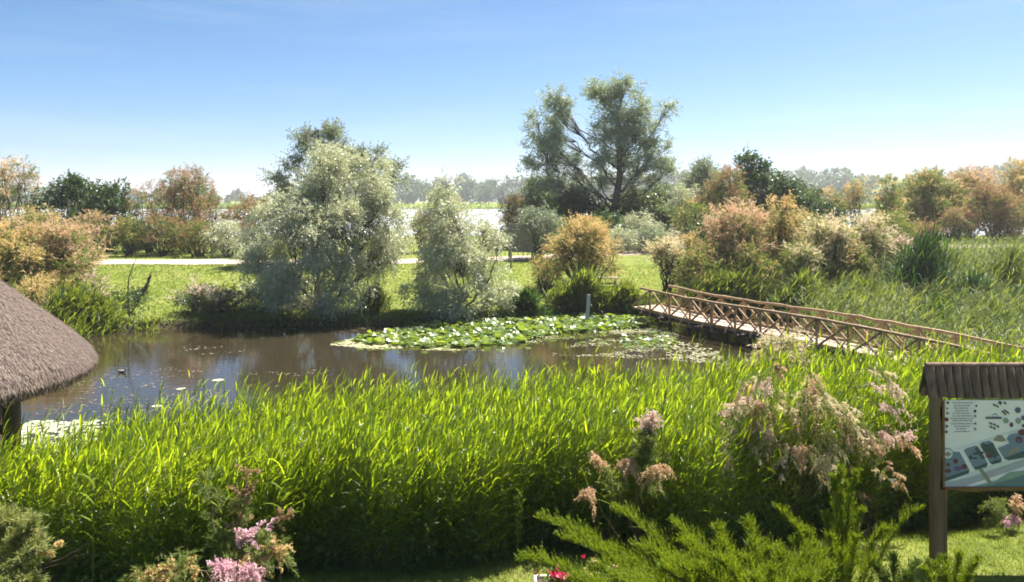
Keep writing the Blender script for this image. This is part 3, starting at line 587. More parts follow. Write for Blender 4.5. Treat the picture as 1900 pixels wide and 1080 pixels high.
 ('tamarisk', 1535, 40, 410, 120, 'cream topped tamarisk in the thicket right of its tallest', 'tam', CRM, dict(nb=12, bloom=.72, scale=1.0)),
 ('tamarisk', 1615, 40.5, 408, 110, 'pale cream tamarisk at the right end of the thicket', 'tam', CRM, dict(nb=11, bloom=.75, scale=1.0)),
 ('tamarisk', 1660, 41, 440, 60, 'low blush tamarisk just right of the cream thicket', 'tam', [M['tamgreen'], M['rose']], dict(nb=6, bloom=.7, scale=.95)),
]
for (nm, px, d, top, w, lab, kind, mats, kw) in rows: shrub(nm, px, d, top, w, lab, kind, mats, **kw)

# --- far wood across the river
far_src = []
def copy_tree(o):
    r = o.copy(); col.objects.link(r)
    for ch in o.children:
        c = ch.copy(); col.objects.link(c); c.parent = r
    return r
LEAF['farleaf'] = dict(ks=3, sl=1.5, k=4, ll=1.5, lw=1.1, spread=.8, droop=.1, cs=1.5, up=.2)
FG = 'trees of the far wood across the river'
for k in range(5):
    hh = [15, 17, 14, 19, 13][k]; ww = [15, 13, 14, 12, 16][k]
    b = [(rng.uniform(-.3, .3) * ww, rng.uniform(-.3, .3) * ww, hh * z, ww * rng.uniform(.24, .34), ww * .28, hh * .19) for z in (.25, .35, .5, .55, .7, .8)]
    o = plant('far_tree', (0, 640, 0), 'rounded grey-green tree in the wooded bank across the river', 'tree', b, 'farleaf', [M['far']], trunk=[(0, 0, -1, .5), (0, 0, hh * .4, .35), (.3, 0, hh * .75, .12)], dens=.55, stems=True, group=FG, twigr=.05, stem_sides=4)
    far_src.append(o)
used = set()
# skyline of the far wood: photo column and the row of its tops
sky_px = [-60, 60, 100, 160, 260, 380, 440, 480, 740, 800, 860, 900, 940, 980, 1300, 1420, 1480, 1530, 1570, 1620, 1680, 1720, 1760, 1800, 1850, 1900, 1960]
sky_py = [352, 345, 342, 352, 352, 347, 352, 358, 328, 332, 327, 333, 330, 326, 318, 318, 312, 314, 310, 322, 332, 330, 318, 306, 303, 296, 300]
k = 0
for row, (d0, pxs) in enumerate([(600, np.arange(-80, 1990, 23)), (680, np.arange(-60, 1990, 21))]):
    for px in pxs:
        px = px + rng.uniform(-9, 9); d = d0 + rng.uniform(-14, 25) + (90 if px > 1620 and row else 0); x = px_x(px, d)
        tp = np.interp(px, sky_px, sky_py) + (rng.uniform(0, 7) if row else rng.uniform(10, 26))
        src = far_src[k % 5]; o = src if src not in used else copy_tree(src); used.add(src); k += 1
        z = float(zg(x, d)); h0 = [15, 17, 14, 19, 13][far_src.index(src)]
        s = max(.35, (ztop(tp, d) - z) / (h0 * .98)); o.location = (x, d, z); o.rotation_euler = (0, 0, rng.uniform(0, 6.28)); wv = np.clip(s * rng.uniform(.9, 1.25), .6, 1.9); o.scale = (wv, wv, s)

# ------------------------------------------------------------------ water plants
def in_poly(x, y, P):
    c = np.zeros(len(x), bool); n = len(P)
    for i in range(n):
        (x1, y1), (x2, y2) = P[i], P[(i + 1) % n]
        k = ((y1 > y) != (y2 > y)) & (x < (x2 - x1) * (y - y1) / (y2 - y1 + 1e-12) + x1); c ^= k
    return c
def on_water(px, py):
    d = CZ * F / (py - HY); return (px_x(px, d), d)
def scatter(polypx, n):
    P = [on_water(*p) for p in polypx]; xa = np.array(P)
    X = rng.uniform(xa[:, 0].min(), xa[:, 0].max(), n * 4); Y = rng.uniform(xa[:, 1].min(), xa[:, 1].max(), n * 4)
    k = in_poly(X, Y, P); return X[k][:n], Y[k][:n]
def discs(mb, P, r, tilt, sides=9, mat=0, tint=.5, cup=.12, notch=True):
    n = len(P); a = np.linspace(.25, 2 * np.pi - .25, sides) if notch else np.linspace(0, 2 * np.pi * (1 - 1 / sides), sides)
    rot = rng.uniform(0, 6.283, n); N_ = nrm(np.concatenate([rng.normal(0, 1, (n, 2)) * np.reshape(tilt, (-1, 1)), np.ones((n, 1))], 1))
    A = nrm(np.cross(N_, [0.3, .9, .1])); B = np.cross(N_, A)
    ang = a[None] + rot[:, None]; rr = np.reshape(r, (-1, 1)) * (1 + rng.normal(0, .06, (n, sides)))
    ring = P[:, None] + A[:, None] * (np.cos(ang) * rr)[..., None] + B[:, None] * (np.sin(ang) * rr * .88)[..., None] + N_[:, None] * (cup * rr * rng.uniform(-.3, 1.2, (n, sides)))[..., None]
    V = np.concatenate([P[:, None], ring], 1); f = [[0, i + 1, i + 2] for i in range(sides - 1)] + ([] if notch else [[0, sides, 1]])
    mb.add(V.reshape(-1, 3), (np.arange(n)[:, None, None] * (sides + 1) + np.array(f)).reshape(-1, 3), mat, np.repeat(np.broadcast_to(tint, (n,)), sides + 1))
mb = MB()
X, Y = scatter([(655, 632), (700, 620), (770, 607), (860, 600), (940, 594), (1000, 589), (1130, 586), (1195, 592), (1215, 607), (1130, 613), (1040, 620), (1000, 630), (940, 640), (860, 645), (760, 645), (690, 641)], 1300)
n = len(X); Z = rng.uniform(.01, .13, n) * np.interp(Y, [28, 33], [.4, 1.3])
discs(mb, np.stack([X, Y, Z], -1), rng.uniform(.13, .25, n), rng.uniform(.05, .5, n), 10, 0, rng.uniform(0, 1, n), .3)
X, Y = scatter([(600, 640), (700, 612), (960, 585), (1200, 585), (1240, 620), (1100, 640), (900, 655), (700, 655)], 170); n = len(X)
discs(mb, np.stack([X, Y, rng.uniform(.006, .02, n)], -1), rng.uniform(.07, .17, n), .03, 10, 0, rng.uniform(0, 1, n), .05)
X, Y = scatter([(1150, 625), (1230, 615), (1260, 630), (1240, 650), (1160, 648)], 110); n = len(X)
discs(mb, np.stack([X, Y, rng.uniform(.01, .08, n)], -1), rng.uniform(.08, .15, n), rng.uniform(.05, .3, n), 9, 0, rng.uniform(0, 1, n), .2)
tag(mb.build('lily_pads', [M['pad']], tint=True), 'raft of glossy green water lily leaves crowding the far side of the pond', 'water lilies', kind='stuff')
mb = MB()
X, Y = scatter([(880, 650), (960, 632), (1020, 622), (1140, 613), (1230, 608), (1300, 640), (1330, 660), (1240, 668), (1100, 662), (990, 660)], 11000); kk = wob(X * 1.3, Y * 3.2) + .6 * wob(X * 3, Y * 7) + rng.normal(0, .15, len(X)) > .0; X, Y = X[kk], Y[kk]; n = len(X)
discs(mb, np.stack([X, Y, rng.uniform(.006, .02, n)], -1), rng.uniform(.012, .05, n), .06, 6, 0, rng.uniform(0, 1, n), .15)
X, Y = scatter([(610, 640), (700, 615), (720, 640), (960, 640), (900, 652), (690, 648)], 1100); kk = wob(X * 1.7, Y * 3) > .05; X, Y = X[kk], Y[kk]; n = len(X)
discs(mb, np.stack([X, Y, rng.uniform(.006, .012, n)], -1), rng.uniform(.04, .10, n), .02, 7, 0, rng.uniform(.2, .9, n), .03)
X, Y = scatter([(1210, 620), (1330, 650), (1360, 680), (1250, 670)], 350); n = len(X)
discs(mb, np.stack([X, Y, rng.uniform(.006, .012, n)], -1), rng.uniform(.03, .07, n), .03, 7, 0, rng.uniform(.2, .9, n), .03)
tag(mb.build('pondweed', [M['scum']], tint=True), 'cream coloured mat of floating pondweed in front of the lily raft', 'pondweed', kind='stuff')
mb = MB()
X, Y = scatter([(-140, 800), (60, 782), (210, 779), (190, 812), (120, 850), (-140, 900)], 620); n = len(X)
discs(mb, np.stack([X, Y, rng.uniform(.004, .012, n)], -1), rng.uniform(.05, .13, n), .015, 9, 0, rng.uniform(0, 1, n), .02)
tag(mb.build('pale_pondweed', [M['palepad']], tint=True), 'pale carpet of floating leaves behind the post of the thatched shelter', 'pondweed', kind='stuff')
mb = MB()
X, Y = scatter([(330, 640), (450, 612), (640, 606), (900, 612), (880, 660), (560, 700), (330, 690)], 1500)
k = wob(X * 1.6, Y * 4.2) > .28; X, Y = X[k], Y[k]; n = len(X)
discs(mb, np.stack([X, Y, rng.uniform(.004, .01, n)], -1), rng.uniform(.02, .075, n), .03, 6, 0, rng.uniform(0, 1, n), .05)
X, Y = scatter([(60, 770), (160, 700), (330, 680), (430, 730), (300, 770)], 450)
k = wob(X * 1.6, Y * 4.2) > .0; X, Y = X[k], Y[k]; n = len(X)
discs(mb, np.stack([X, Y, rng.uniform(.004, .01, n)], -1), rng.uniform(.02, .05, n), .03, 6, 0, rng.uniform(0, 1, n), .05)
tag(mb.build('floating_debris', [M['brownscum']], tint=True), 'brown flecks of leaf debris drifting on the dark pond', 'debris', kind='stuff')
for (px, py, r, lab) in [(405, 706, .19, 'single pale lily pad afloat in the open water left of the reeds'), (336, 722, .14, 'single tilted lily pad nearest the reed tips on the left'), (292, 754, .15, 'lone pale lily pad closest to the viewer by the left reeds')]:
    x, d = on_water(px, py); mb = MB(); discs(mb, np.zeros((1, 3)), np.array([r]), np.array([.04]), 12, 0, .7, .05)
    o = mb.build('lily_pad', [M['palepad']], tint=True); o.location = (x, d, .012); tag(o, lab, 'lily pad')
# dark coot-sized water bird afloat
x, d = on_water(226, 692); rt = thing('water_bird', (x, d, 0), 'tiny pale-breasted water bird afloat on the pond right of the thatched roof', 'bird')
mb = MB(); t = np.linspace(0, 1, 9); tube(mb, np.stack([-.13 + .26 * t, 0 * t, .045 + .03 * (2 * t - 1) ** 2], -1), .055 * np.sin(np.pi * (.06 + .88 * t)) ** .7, 10)
tube(mb, [(.09, 0, .06), (.115, 0, .10), (.13, 0, .13), (.165, 0, .135)], [.028, .022, .027, .012], 8)
mb.build('body', [M['greywood']], rt, smooth=True)
mb = MB(); tube(mb, [(.162, 0, .135), (.195, 0, .128)], [.009, .002], 6); mb.build('beak', [M['edge']], rt)

# ------------------------------------------------------------------ footbridge
def bridge():
    rt = thing('footbridge', (7.28, 32.4, 0), 'rustic wooden footbridge with crossed log railings over the right side of the pond', 'bridge')
    o0 = np.array([7.28, 32.4]); dr = nrm(np.array([.51, -.86])); nv = np.array([-dr[1], dr[0]])   # nv: away from the viewer
    W = 1.5; step = 1.23
    railz = lambda k: CZ + np.interp(k, [-3, -2.5, 0, 5, 8, 10, 12], [-3.74, -3.80, -3.955, -3.97, -4.10, -4.26, -4.4])
    deckz = lambda k: railz(k) - .93
    def pt(k, off, z): q = dr * (k * step) + nv * off; return np.array([q[0], q[1], z])
    def log(name, pts, r, m='wood', sides=8, wob_=.006):
        mb = MB(); P = np.asarray(pts, float)
        if len(P) == 2: P = np.linspace(P[0], P[1], 5)
        P[1:-1] += rng.normal(0, wob_, P[1:-1].shape); rr = r * (1 + rng.normal(0, .06, len(P)))
        tube(mb, P, rr, sides); return mb.build(name, [M[m]], rt, smooth=True)
    ks = np.arange(-2.9, 11.2, .13)
    mb = MB()
    for k in ks:
        c = pt(k, W / 2, deckz(k) - .02 + rng.normal(0, .004)); a = rng.normal(0, .012); d2 = np.array([dr[0], dr[1]])
        Rm = np.array([[nv[0], d2[0], 0], [nv[1], d2[1], 0], [0, 0, 1.]])
        box(mb, c, (W + rng.uniform(.02, .10), .148, .04), 0, Rm, .006)
    mb.build('deck', [M['deck']], rt)
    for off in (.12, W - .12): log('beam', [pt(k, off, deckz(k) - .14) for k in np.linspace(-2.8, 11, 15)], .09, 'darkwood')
    for off in (-.02, W + .02): log('kerb_log', [pt(k, off, deckz(k) + .05) for k in np.linspace(-2.7, 11, 18)], .05)
    for off in (-.06, W + .06): log('handrail', [pt(k, off, railz(k)) for k in np.linspace(-2.5, 11, 30)], .054, wob_=.012)
    for off, sg, sh in ((-.06, -1, 0.), (W + .06, 1, .12)):
        K = np.arange(-2, 11) + sh
        for k in K:
            log('post', [pt(k, off, deckz(k) - .25), pt(k, off, railz(k) - .02)], .050 if k != K[3] else .065)
            log('brace', [pt(k + .04, off - sg * .05, railz(k) - .05), pt(k + .93, off - sg * .06, deckz(k + .93) + .02)], .042)
            log('brace', [pt(k - .04, off + sg * .05, railz(k) - .06), pt(k - .93, off + sg * .06, deckz(k - .93) + .02)], .042)
            if sg < 0: log('strut', [pt(k - .06, off - .03, deckz(k) + .42), pt(k - .12, off - .42, deckz(k) - .08)], .028)
    for k in (-1.2, .6, 2.4, 4.2, 6, 7.8):
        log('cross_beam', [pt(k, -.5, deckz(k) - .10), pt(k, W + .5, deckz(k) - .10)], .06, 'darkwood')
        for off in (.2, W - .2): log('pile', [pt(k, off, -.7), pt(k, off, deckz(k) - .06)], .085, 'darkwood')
bridge()

# ------------------------------------------------------------------ thatched shelter
def shelter():
    cx, cy, g = -8.63, 10.5, float(zg(-8.63, 10.5)); rt = thing('thatched_shelter', (cx, cy, 0), 'round shelter with grey-brown thatched roof at the left edge', 'shelter')
    prof = [(0, 5.52), (.25, 5.36), (.8, 4.92), (1.5, 4.34), (2.1, 3.82), (2.5, 3.47), (2.72, 3.24), (2.80, 3.10), (2.79, 3.02), (2.70, 2.97), (2.3, 3.04), (1.4, 3.5), (.2, 4.4), (0, 4.5)]
    prof = np.array(prof); ns = 64; a = np.linspace(0, 2 * np.pi, ns, endpoint=False)
    rr = prof[:, 0][:, None] * (1 + .006 * np.sin(a * 5)[None] + .004 * np.sin(a * 13 + 1)[None])
    V = np.stack([rr * np.cos(a), rr * np.sin(a), np.repeat(prof[:, 1][:, None], ns, 1)], -1).reshape(-1, 3)
    i = np.arange(len(prof) - 1)[:, None] * ns; j = np.arange(ns)[None]; k = (j + 1) % ns
    mb = MB(); mb.add(V, np.stack([i + j, i + k, i + ns + k, i + ns + j], -1).reshape(-1, 4))
    roof = mb.build('roof', [M['thatch_core']], rt, smooth=True)
    n = 120000; out = prof[1:10]; s = rng.uniform(0, 1, n) ** .62; L_ = np.concatenate([[0], np.cumsum(np.linalg.norm(np.diff(out, axis=0), axis=1))]); sl = s * L_[-1]
    pr = np.interp(sl, L_, out[:, 0]); pz = np.interp(sl, L_, out[:, 1]); dr_ = np.interp(sl + .02, L_, out[:, 0]) - pr; dz_ = np.interp(sl + .02, L_, out[:, 1]) - pz
    dr_ = np.where(np.abs(dr_) + np.abs(dz_) < 1e-5, -.01, dr_)
    th = rng.uniform(0, 2 * np.pi, n); er = np.stack([np.cos(th), np.sin(th), 0 * th], -1); et = np.stack([-np.sin(th), np.cos(th), 0 * th], -1)
    D = nrm(er * dr_[:, None] + np.array([0, 0, 1.]) * dz_[:, None]); Nn = nrm(np.cross(et, D)); Nn = np.where((Nn * (er + [0, 0, .5])).sum(1, keepdims=True) < 0, -Nn, Nn)
    P = er * pr[:, None] + np.array([0, 0, 1.]) * pz[:, None] + Nn * rng.uniform(.0, .022, (n, 1))
    D = nrm(D + et * rng.normal(0, .10, (n, 1)) + Nn * rng.uniform(.0, .10, (n, 1)))
    mb = MB(); leaves(mb, P, D, rng.uniform(.04, .10, n), rng.uniform(.004, .009, n), 0, (.5 + .3 * wob(th * 6, sl * 4) + rng.normal(0, .12, n)).clip(0, 1), side=Nn, mid=.5)
    # ragged reed ends under the eave
    n = 5000; th = rng.uniform(0, 2 * np.pi, n); er = np.stack([np.cos(th), np.sin(th), 0 * th], -1); r = rng.uniform(2.5, 2.78, n)
    leaves(mb, er * r[:, None] + np.stack([0 * r, 0 * r, np.interp(r, [2.5, 2.7, 2.78], [3.02, 2.98, 3.02])], -1), er * .5 + np.array([0, 0, -1.]) + rng.normal(0, .2, (n, 3)), rng.uniform(.03, .09, n), .01, 0, rng.uniform(0, .5, n))
    mb.build('straw', [M['straw']], roof, tint=True)
    mb = MB()
    for ang in np.radians([-7, 79, 151, 223, 295]):
        x, y = 2.22 * math.cos(ang), 2.22 * math.sin(ang); gz = float(zg(cx + x, cy + y))
        mb = MB(); tube(mb, [(x, y, gz - .3), (x, y, 1.6), (x, y, 2.5), (x, y, 3.12)], [.112, .11, .106, .10], 14); mb.build('post', [M['post']], rt, smooth=True)
        for sg in (-1,):
            b = ang + sg * .42; mb = MB(); tube(mb, [(x, y, 2.42), (2.22 * math.cos(b), 2.22 * math.sin(b), 2.98)], .05, 8); mb.build('brace', [M['darkwood']], rt, smooth=True)
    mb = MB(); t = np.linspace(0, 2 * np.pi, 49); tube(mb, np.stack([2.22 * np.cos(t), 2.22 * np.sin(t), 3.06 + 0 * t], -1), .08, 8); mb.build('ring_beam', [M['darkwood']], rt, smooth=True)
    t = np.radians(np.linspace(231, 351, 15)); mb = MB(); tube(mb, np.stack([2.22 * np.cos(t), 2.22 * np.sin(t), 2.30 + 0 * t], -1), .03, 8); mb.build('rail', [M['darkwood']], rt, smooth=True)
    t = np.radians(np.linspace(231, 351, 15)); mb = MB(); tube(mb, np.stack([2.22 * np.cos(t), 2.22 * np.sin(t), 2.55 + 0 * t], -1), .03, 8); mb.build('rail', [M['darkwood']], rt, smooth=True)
shelter()

# ------------------------------------------------------------------ information board
def board():
    d = 9.0; loc = np.array([px_x(1735, d), d, float(zg(px_x(1735, d), d))]); rt = thing('information_board', loc, 'wooden information board with a resort map under a dark log-slab roof', 'sign')
    def L(px, py, dy=0.): q = at(px, py, d); q[1] += dy; return q - loc
    right = 2075
    def flat(polys, name, mat, dy, parent, th=.0):
        mb = MB()
        for P in polys:
            Q = np.array([L(1715 + x / 5.838, 730 + y / 5.838, dy) for x, y in P]); c = Q.mean(0); n = len(Q)
            mb.add(np.vstack([c, Q]), [[0, i + 1, (i + 1) % n + 1] for i in range(n)])
        return mb.build(name, [mat], parent)
    # posts: a front upright and a second one set behind it on each side
    for (x, w, y0, dy) in ((1736.5, .112, 735, 0), (1756, .115, 748, .13), (right + 8, .112, 735, 0), (right - 12, .115, 748, .13)):
        top = L(x, y0, dy); mb = MB(); z1 = top[2]; zb = -.12; box(mb, (top[0], dy, (z1 + zb) / 2), (w, .11, z1 - zb), bev=.012); mb.build('post', [M['post']], rt)
    a, b = L(1744, 741), L(right, 903); cx_, cz_ = (a[0] + b[0]) / 2, (a[2] + b[2]) / 2; pw, ph = b[0] - a[0], a[2] - b[2]
    mb = MB(); box(mb, (cx_, -.02, cz_), (pw, .03, ph), bev=.003); panel = mb.build('map_panel', [surf('printed_white_board', [(.86, .80, .86), (.92, .86, .92)], 1.2, .35, 0, spec=.5)], rt)
    # live-edge frame pieces, wavy on the inner side
    def edge(p0, p1, wv, name, ph0):
        t = np.linspace(0, 1, 22); c = p0 + (p1 - p0) * t[:, None]; u = nrm(p1 - p0); s = np.array([-u[2], 0, u[0]])
        wd = .018 + .010 * np.sin(t * 9 + ph0) + .006 * np.sin(t * 23 + ph0); V = []
        for y in (-.055, .0):
            V += [c - s * .02 + [0, y, 0], c + s * wd[:, None] + [0, y, 0]]
        V = np.stack(V, 1); q = []
        for i in range(21):
            o = i * 4; q += [[o, o + 1, o + 5, o + 4], [o + 2, o + 6, o + 7, o + 3], [o + 1, o + 3, o + 7, o + 5], [o, o + 4, o + 6, o + 2]]
        mb = MB(); mb.add(V.reshape(-1, 3), q); return mb.build(name, [M['edge']], rt)
    edge(L(1745, 906), L(1745, 741), 1, 'frame_side', .4); edge(L(right, 741), L(right, 906), 1, 'frame_side', 2.); edge(L(right, 904), L(1744, 904), 1, 'frame_rail', 1.)
    # log-slab roof, two slopes
    mb = MB(); x0, x1 = L(1731, 700)[0], L(right + 20, 700)[0]; zr, ze = L(0, 683)[2], L(0, 738)[2]; n = int((x1 - x0) / .098)
    for sg in (-1, 1):
        for i in range(n + 1):
            x = x0 + (x1 - x0) * i / n; r = .050 + rng.uniform(-.004, .004); top = np.array([x, .10 + sg * .02, zr + rng.uniform(-.01, .006)]); bot = np.array([x + rng.normal(0, .004),   .10 + sg * .11, ze + rng.uniform(-.012, .012)])
            P = np.linspace(top, bot, 5); P[1:-1] += rng.normal(0, .003, (3, 3)); tube(mb, P, r * np.array([.96, 1, .98, 1.02, 1]), 10)
    roof = mb.build('roof', [M['roofslab']], rt, smooth=True)
    mb = MB(); tube(mb, [(x0 - .03, .10, zr + .012), (x1 + .03, .10, zr + .012)], .032, 10); mb.build('ridge_log', [M['roofslab']], roof, smooth=True)
    for x in (L(1728, 0)[0], L(right + 12, 0)[0]):
        for sg in (-1, 1):
            mb = MB(); tube(mb, [(x, .10, zr - .06), (x,   .10 + sg * .11, ze + .02)], .035, 8); mb.build('rafter', [M['darkwood']], roof, smooth=True)
    # printed map
    def ink(name, c, rough=.4): return surf(name, [tuple(v * .9 for v in c), c], 6, rough, 0, spec=.4)
    teal, tealD, lav, white, red, vio, dk, grn, lake, tan_ = (ink(*q) for q in (('ink_teal', (.18, .25, .36)), ('ink_deep_teal', (.05, .10, .13)), ('ink_lavender', (.45, .44, .54)), ('ink_white', (.72, .75, .78)), ('ink_dark_red', (.15, .035, .07)),
        ('ink_violet', (.13, .10, .24)), ('ink_dark', (.05, .045, .06)), ('ink_green', (.26, .36, .33)), ('ink_lake', (.12, .20, .25)), ('ink_tan', (.30, .27, .24))))
    flat([[(180, 985), (185, 960), (300, 925), (700, 790), (1080, 680), (1400, 590), (2100, 430), (2100, 560), (1080, 775), (560, 945), (420, 992)]], 'map_road', lav, -.0375, panel)
    flat([[(170, 950), (175, 935), (470, 850), (1080, 640), (2100, 380), (2100, 420), (1080, 690), (480, 890), (300, 935)], [(330, 585), (540, 520), (1080, 350), (1500, 250), (1500, 262), (1080, 368), (545, 530), (340, 592)]], 'map_pavement', white, -.0385, panel)
    flat([[(180, 690), (300, 620), (360, 622), (400, 690), (470, 820), (450, 858), (190, 945)], [(408, 605), (430, 585), (540, 552), (560, 570), (665, 745), (650, 790), (540, 815), (515, 800)], [(578, 545), (600, 520), (690, 500), (715, 520), (815, 690), (805, 735), (715, 757), (690, 745)],
          [(775, 580), (900, 530), (870, 480), (900, 435), (980, 418), (1080, 440), (1500, 330), (1500, 560), (1080, 680), (900, 712), (845, 700)]], 'map_plot', teal, -.0395, panel)
    flat([[(188, 905), (460, 815), (465, 850), (190, 948)], [(515, 790), (660, 740), (662, 770), (535, 818)], [(690, 735), (812, 690), (812, 730), (715, 758)], [(840, 690), (1080, 600), (1080, 680), (885, 714)], [(555, 560), (640, 690), (600, 700), (520, 590)], [(585, 560), (720, 520), (790, 660), (690, 690)]], 'map_shade', tealD, -.0402, panel)
    flat([[(520, 992), (760, 930), (900, 840), (1080, 820), (1500, 740), (1500, 992)]], 'map_lake', grn, -.0395, panel)
    flat([[(640, 992), (900, 920), (1080, 860), (1500, 780), (1500, 992)]], 'map_lake_water', lake, -.0405, panel)
    flat([[(720, 500), (770, 440), (820, 445), (870, 505), (800, 512)], [(870, 640), (930, 580), (1000, 560), (1010, 600), (930, 640), (880, 665)], [(560, 805), (600, 795), (730, 975), (690, 985)]], 'map_feature', tan_, -.0408, panel)
    blob = lambda x, y, w, h: [(x + w * math.cos(t) * .5, y + h * math.sin(t) * .5) for t in np.linspace(0, 2 * np.pi, 8, endpoint=False) + .3]
    flat([blob(235, 92, 34, 26), blob(218, 272, 56, 46), blob(218, 405, 30, 34), blob(318, 720, 56, 60), blob(235, 760, 50, 40), blob(235, 825, 70, 50), blob(920, 330, 40, 56), blob(1000, 490, 80, 76), blob(1040, 410, 100, 70), blob(670, 665, 60, 44), blob(410, 780, 70, 60), blob(1060, 340, 60, 40)], 'map_roof', red, -.0415, panel)
    flat([blob(990, 172, 64, 66), blob(222, 345, 30, 36), blob(1052, 255, 56, 56), blob(1000, 500, 40, 40), blob(340, 800, 90, 60)], 'map_roof', vio, -.0420, panel)
    flat([blob(860, 285, 66, 62), blob(230, 205, 36, 34), blob(527, 235, 32, 34), blob(995, 288, 64, 66), blob(528, 375, 32, 34)], 'map_pavilion', grn, -.0415, panel)
    dks = [blob(540, 125, 26, 24), blob(526, 182, 32, 36), blob(226, 152, 28, 16), blob(532, 315, 20, 26), blob(522, 690, 60, 22), blob(480, 680, 30, 50), blob(530, 640, 60, 24), blob(600, 630, 40, 30)]
    for (x, y) in [(735, 115), (768, 130), (795, 100), (850, 95), (830, 190), (855, 178), (850, 210), (880, 198), (697, 314), (735, 326), (773, 346), (697, 352), (735, 366), (800, 85), (620, 540), (650, 560), (690, 600), (730, 620), (700, 640), (740, 680), (640, 610), (760, 720)]: dks.append([(x - 16, y - 12), (x - 4, y - 14), (x + 17, y + 4), (x + 15, y + 13), (x + 4, y + 14), (x - 16, y)])
    flat(dks, 'map_mark', dk, -.0425, panel)
    # ring inset, its little drawing
    t = np.linspace(0, 2 * np.pi, 24, endpoint=False)
    flat([[(232 + 60 * math.cos(a), 640 + 60 * math.sin(a)) for a in t]], 'inset_ring', dk, -.0430, panel); flat([[(232 + 54 * math.cos(a), 640 + 54 * math.sin(a)) for a in t]], 'inset_disc', white, -.0436, panel)
    flat([[(190, 640), (235, 618), (275, 640), (245, 672), (205, 660)]], 'inset_drawing', tan_, -.0442, panel)
    # legend: rows of tiny grey words too small to read
    words = []
    for (y, xa, xb) in [(93, 285, 500), (122, 300, 470), (150, 300, 445), (178, 310, 450), (206, 285, 475), (234, 280, 485), (262, 262, 497), (285, 280, 485), (318, 265, 510), (346, 300, 465), (372, 325, 425), (402, 308, 460)]:
        x = xa
        while x < xb:
            w = min(rng.uniform(22, 60), xb - x + 6); xx = x
            while xx < x + w:
                lw_ = rng.uniform(3.0, 5.0); hgt = rng.choice([5, 5, 5, 8]); words.append([(xx, y + 5), (xx + lw_, y + 5), (xx + lw_, y - hgt), (xx, y - hgt)]); xx += lw_ + 1.5
            x += w + 9
    flat(words, 'legend_text', ink('ink_grey', (.22, .22, .24)), -.0412, panel)
    lg = []
    x = 640
    while x < 812:
        w = rng.uniform(9, 14); lg.append([(x, 266), (x + w, 268), (x + w + 4, 244 - rng.uniform(-2, 6)), (x + 4, 242)]); x += w + 2
    t = np.linspace(0, 1, 10); arc = [(700 + 85 * s, 236 - 26 * math.sin(math.pi * s)) for s in t] + [(785 - 85 * s, 236 - 18 * math.sin(math.pi * s)) for s in t]
    flat(lg, 'logo_lettering', ink('ink_slate', (.10, .11, .16)), -.0412, panel); 
    mb = MB(); A_ = np.array([L(1715 + x / 5.838, 730 + y / 5.838, -.0412) for x, y in arc]); q = [[i, i + 1, 18 - i, 19 - i] for i in range(9)]; mb.add(A_, q); mb.build('logo_swoosh', [dk], panel)
board()

# ------------------------------------------------------------------ small things on the far bank
def bench():
    d = 43; p = place(1121, d); rt = thing('bench', p, 'low pale wooden bench on the lawn between the tan tamarisk and the footbridge', 'bench')
    w = 54 / F * d; mb = MB()
    for y in (-.16, 0, .16): box(mb, (0, y, .46), (w, .14, .05))
    mb.build('seat', [M['deck']], rt)
    for s in (-1, 1):
        mb = MB(); box(mb, (s * w * .38, 0, .21), (.10, .42, .44)); mb.build('leg', [M['greywood']], rt)
    mb = MB(); box(mb, (0, 0, .14), (w * .76 - .1, .08, .10)); mb.build('stretcher', [M['greywood']], rt)
bench()
def notice():
    d = 50; p = place(966, d); rt = thing('notice_board', p, 'weathered wooden notice board by the path half hidden by a grey-green shrub', 'sign')
    z0, z1 = ztop(468, d) - p[2], ztop(415, d) - p[2]; mb = MB()
    for i in range(5): box(mb, (0, 0, z0 + (z1 - z0) * (i + .5) / 5), (1.5, .05, (z1 - z0) / 5 - .015))
    mb.build('board', [M['greywood']], rt)
    for s in (-1, 1):
        mb = MB(); box(mb, (s * .72, .09, (z1 + .05) / 2 - .1), (.11, .11, z1 + .25)); mb.build('post', [M['greywood']], rt)
notice()
p = place(948, 46.5); mb = MB(); tube(mb, [(0, 0, -.2), (.01, 0, .6), (0, 0, 1.25)], [.06, .055, .05], 8); o = mb.build('post', [M['greywood']], smooth=True); o.name = 'wooden_post'; o.location = p; tag(o, 'short grey wooden post standing alone beside the path by the notice board', 'post')
x, d = on_water(1089, 601); mb = MB(); box(mb, (0, 0, .35), (.16, .035, 1.9), bev=.006); o = mb.build('depth_stake', [surf('pale_stake', [(.42, .38, .37), (.58, .54, .52)], 6, .8, .3, (1, 1, .2))]); o.location = (x, d, 0); o.rotation_euler = (0, R(4), R(15)); tag(o, 'pale slanting plank stake standing among the lily leaves', 'stake')
